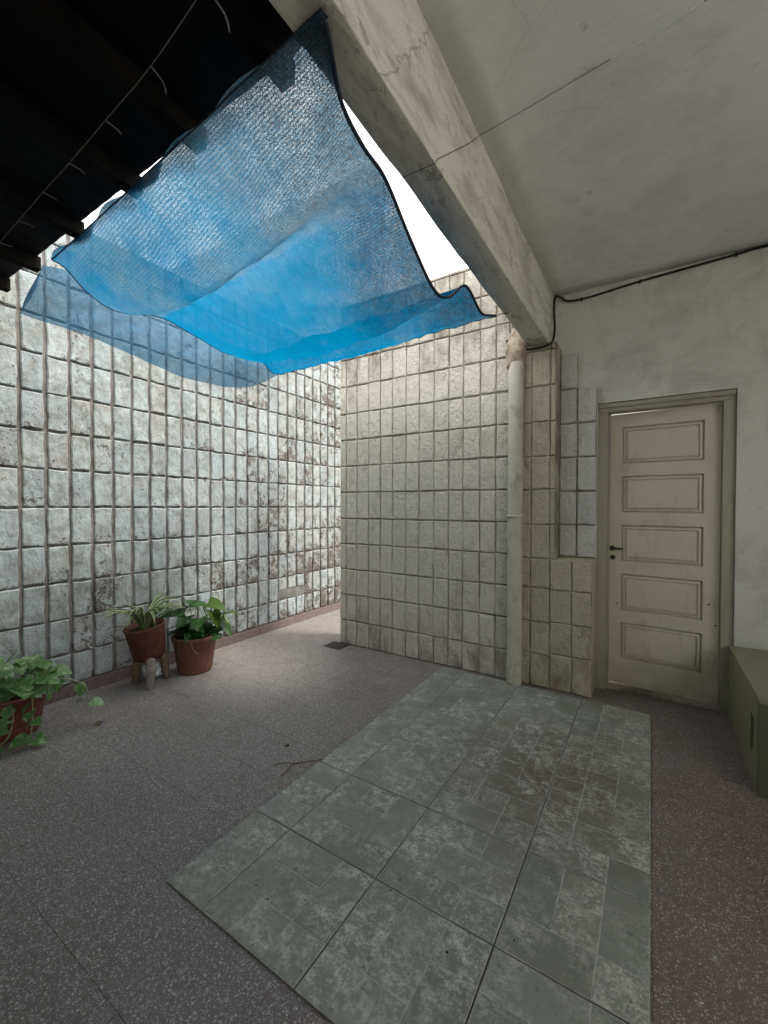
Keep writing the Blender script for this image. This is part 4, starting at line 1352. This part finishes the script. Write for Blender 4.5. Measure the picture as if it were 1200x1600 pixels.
# --- pothos at the left edge
c = Vector((-3.55, 1.00, 0))
t = thing('potted_plant', 'trailing pothos with marbled leaves in a dark red pot at the left edge', 'potted plant', c, 'potted plants along the tiled wall')
MB().lathe([(0.0, 0.004), (0.150, 0.004), (0.156, 0.02), (0.196, 0.25), (0.205, 0.255), (0.208, 0.275), (0.200, 0.28), (0.190, 0.272), (0.186, 0.23)], c, 36).build('pot', 'plastic_pot', t, smooth=True)
MB().lathe([(0.0, 0.25), (0.1, 0.248), (0.187, 0.238)], c, 24).build('soil', 'soil', t, smooth=True)
vp = [leaf_heart(1, 1, .16, .30, 'pothos', 500 + i) for i in range(6)]
rs = random.Random(12)
stems = MB()
for k in range(66):
    a = rs.uniform(-.30, .27)
    b_ = rs.uniform(-.17, .16)
    h = rs.uniform(.04, .19) * (1 - abs(a) * 1.2) + .02
    root = c + Vector((0, 0, .25)) + rgt * a * .4 + fwd * b_ * .5
    tip = c + Vector((0, 0, .26 + h)) + rgt * a + fwd * b_
    tip.x = max(tip.x, -3.74)
    stems.tube(smooth_path([root, root.lerp(tip, .5) + Vector((0, 0, .05)), tip], 3), 0.0022, 4)
    d = rgt * rs.uniform(-.6, 1.0) + fwd * rs.uniform(-1.0, .2) + Vector((0, 0, rs.uniform(-.35, .25)))
    link('leaf', rs.choice(vp), t, aim(tip, d, rs.uniform(-.5, .5), rs.uniform(.085, .145)))
# trailing runners: one reaching right along the wall, one hanging to the floor
runs = [
    ([c + rgt * .12 + Vector((0, 0, .30)), c + rgt * .30 + fwd * .05 + Vector((0, 0, .34)), c + rgt * .42 + fwd * .10 + Vector((0, 0, .27)), c + rgt * .44 + fwd * .11 + Vector((0, 0, .16))], 9),
    ([c + rgt * .12 - fwd * .14 + Vector((0, 0, .27)), c + rgt * .20 - fwd * .20 + Vector((0, 0, .22)), c + rgt * .19 - fwd * .22 + Vector((0, 0, .10)), c + rgt * .14 - fwd * .26 + Vector((0, 0, .03))], 7),
    ([c + rgt * .19 - fwd * .05 + Vector((0, 0, .27)), c + rgt * .25 - fwd * .12 + Vector((0, 0, .15)), c + rgt * .26 - fwd * .15 + Vector((0, 0, .04))], 6),
]
for pts, nl in runs:
    sp = smooth_path(pts, 8)
    stems.tube(sp, 0.0042, 5)
    for k in range(nl):
        p = sp[int((k + 1) / nl * (len(sp) - 1))]
        d = rgt * rs.uniform(-1, 1) + fwd * rs.uniform(-1, .1) + Vector((0, 0, rs.uniform(-.9, .1)))
        p2 = p + d.normalized() * .02
        p2.z = max(p2.z, .03)
        d.z = max(d.z, -.02) if p2.z < .1 else d.z
        link('leaf', rs.choice(vp), t, aim(p2, d, rs.uniform(-.5, .5), rs.uniform(.065, .10)))
stems.build('stem', 'stem', t, smooth=True)

# ------------------------------------------------------------------ small things on the floor
bm = bmesh.new()
bmesh.ops.create_icosphere(bm, subdivisions=3, radius=1.0)
for v in bm.verts:
    k = 1 + 0.45 * noise.noise(v.co * 2.2) + 0.25 * noise.noise(v.co * 6)
    v.co = Vector((v.co.x * .10 * k, v.co.y * .07 * k, max(-.0, (v.co.z * .07 * k + .055))))
me = bpy.data.meshes.new('plastic_bag')
bm.to_mesh(me)
bm.free()
me.materials.append(M['bag'])
tag(link('plastic_bag', me, None, Matrix.Translation((-3.68, 2.01, 0.001))), 'crumpled whitish plastic bag on the floor behind the three-legged pot', 'bag')

tw = thing('dry_twig', 'thin dry vine twig lying by the left edge of the green tiles', 'twig', (-1.7, 1.75, 0))
MB().tube(smooth_path([(-1.575, 1.93, .010), (-1.625, 1.87, .008), (-1.70, 1.80, .006), (-1.735, 1.755, .004), (-1.72, 1.70, .004), (-1.715, 1.64, .003)], 6), 0.0032, 6).build('main_stem', 'twig', tw)
MB().tube(smooth_path([(-1.73, 1.765, .005), (-1.80, 1.73, .004), (-1.82, 1.69, .003)], 5), 0.0022, 6).build('side_shoot', 'twig', tw)


def curled_leaf(name, loc, s, label, seed, mat='dry_leaf'):
    rs = random.Random(seed)
    vs, fs, uv = [], [], []
    n = 6
    for i in range(n + 1):
        for j in range(n + 1):
            u, v = i / n * 2 - 1, j / n * 2 - 1
            e = math.sqrt(max(0, 1 - v * v))
            x, y = u * e * .6, v
            vs.append((x * s, y * s, s * (.10 + .20 * u * u * e + .15 * math.sin(v * 3 + seed) + rs.uniform(-.04, .04))))
            uv.append((i / n, j / n))
    for i in range(n):
        for j in range(n):
            a = i * (n + 1) + j
            fs.append((a, a + n + 1, a + n + 2, a + 1))
    zmin = min(v[2] for v in vs)
    vs = [(x, y, z - zmin) for x, y, z in vs]
    me = mesh(name, vs, fs, mat, True, uv)
    return tag(link(name, me, None, Matrix.Translation(loc) @ Matrix.Rotation(seed, 4, 'Z')), label, 'leaf')


curled_leaf('dead_leaf', (-1.075, 0.700, 0.0015), 0.020, 'curled brown dead leaf on bare terrazzo near the front', 1.3)
curled_leaf('dead_leaf', (-1.90, 1.87, 0.0015), 0.016, 'tiny blackish leaf scrap on the terrazzo left of the twig', 2.1, 'soil')
curled_leaf('dead_leaf', (-3.18, 1.37, 0.0015), 0.035, 'grey scrap of leaf on the floor between the pothos and the legged pot', 0.6)
rs = random.Random(31)
db = MB()
for (x, y) in ((-1.206, 1.239), (-1.207, 1.09), (-1.29, 1.104), (-1.158, 1.818), (-0.56, 1.278), (-0.381, 1.438), (-0.836, 1.371), (-1.993, 1.943), (-1.805, 0.863), (-0.037, 1.446), (-0.827, 1.429), (-1.45, 1.62), (-0.72, 2.05), (-0.2, 1.75), (-2.3, 1.5)):
    k = rs.uniform(.5, 1.1) * .006
    zf = .0135 if -1.6 < x < 0 else .0005
    vv = [(x + k * rs.uniform(.7, 1.2) * math.cos(q), y + k * rs.uniform(.5, 1.1) * math.sin(q), zf) for q in (0, 1.2, 2.5, 3.8, 5.1)]
    db.add(vv + [(x + rs.uniform(-.002, .002), y, zf + k * .8)], [(4, 3, 2, 1, 0), (0, 1, 5), (1, 2, 5), (2, 3, 5), (3, 4, 5), (4, 0, 5)])
tag(db.build('crumbs', 'soil'), 'dark crumbs of soil scattered on the tiles and terrazzo', None, None, 'stuff')
dc = thing('drain_cover', 'dark iron floor drain cover at the corner of the cream wall', 'drain cover', (-2.82, 3.53, 0))
b = MB().box(-2.945, -2.725, 3.425, 3.615, -0.004, 0.0045)
b.build('cover_plate', 'drain', dc, bevel=0.002)
for k in range(5):
    y = 3.45 + k * .034
    MB().box(-2.93, -2.74, y, y + .016, 0.0046, 0.0075).build('cover_bar', 'drain', dc)

# ------------------------------------------------------------------ neighbour's house beyond
nb = thing('neighbouring_house', 'pale rendered house block rising beyond the walls', 'house', (-10, 11, 0))
MB().box(-18.0, -5.71, 9.0, 14.0, -0.08, 10.2).build('wall', 'neighbour', nb)
MB().box(-18.0, -5.72, 9.05, 14.0, 10.2005, 10.3).build('roof', 'neighbour', nb)
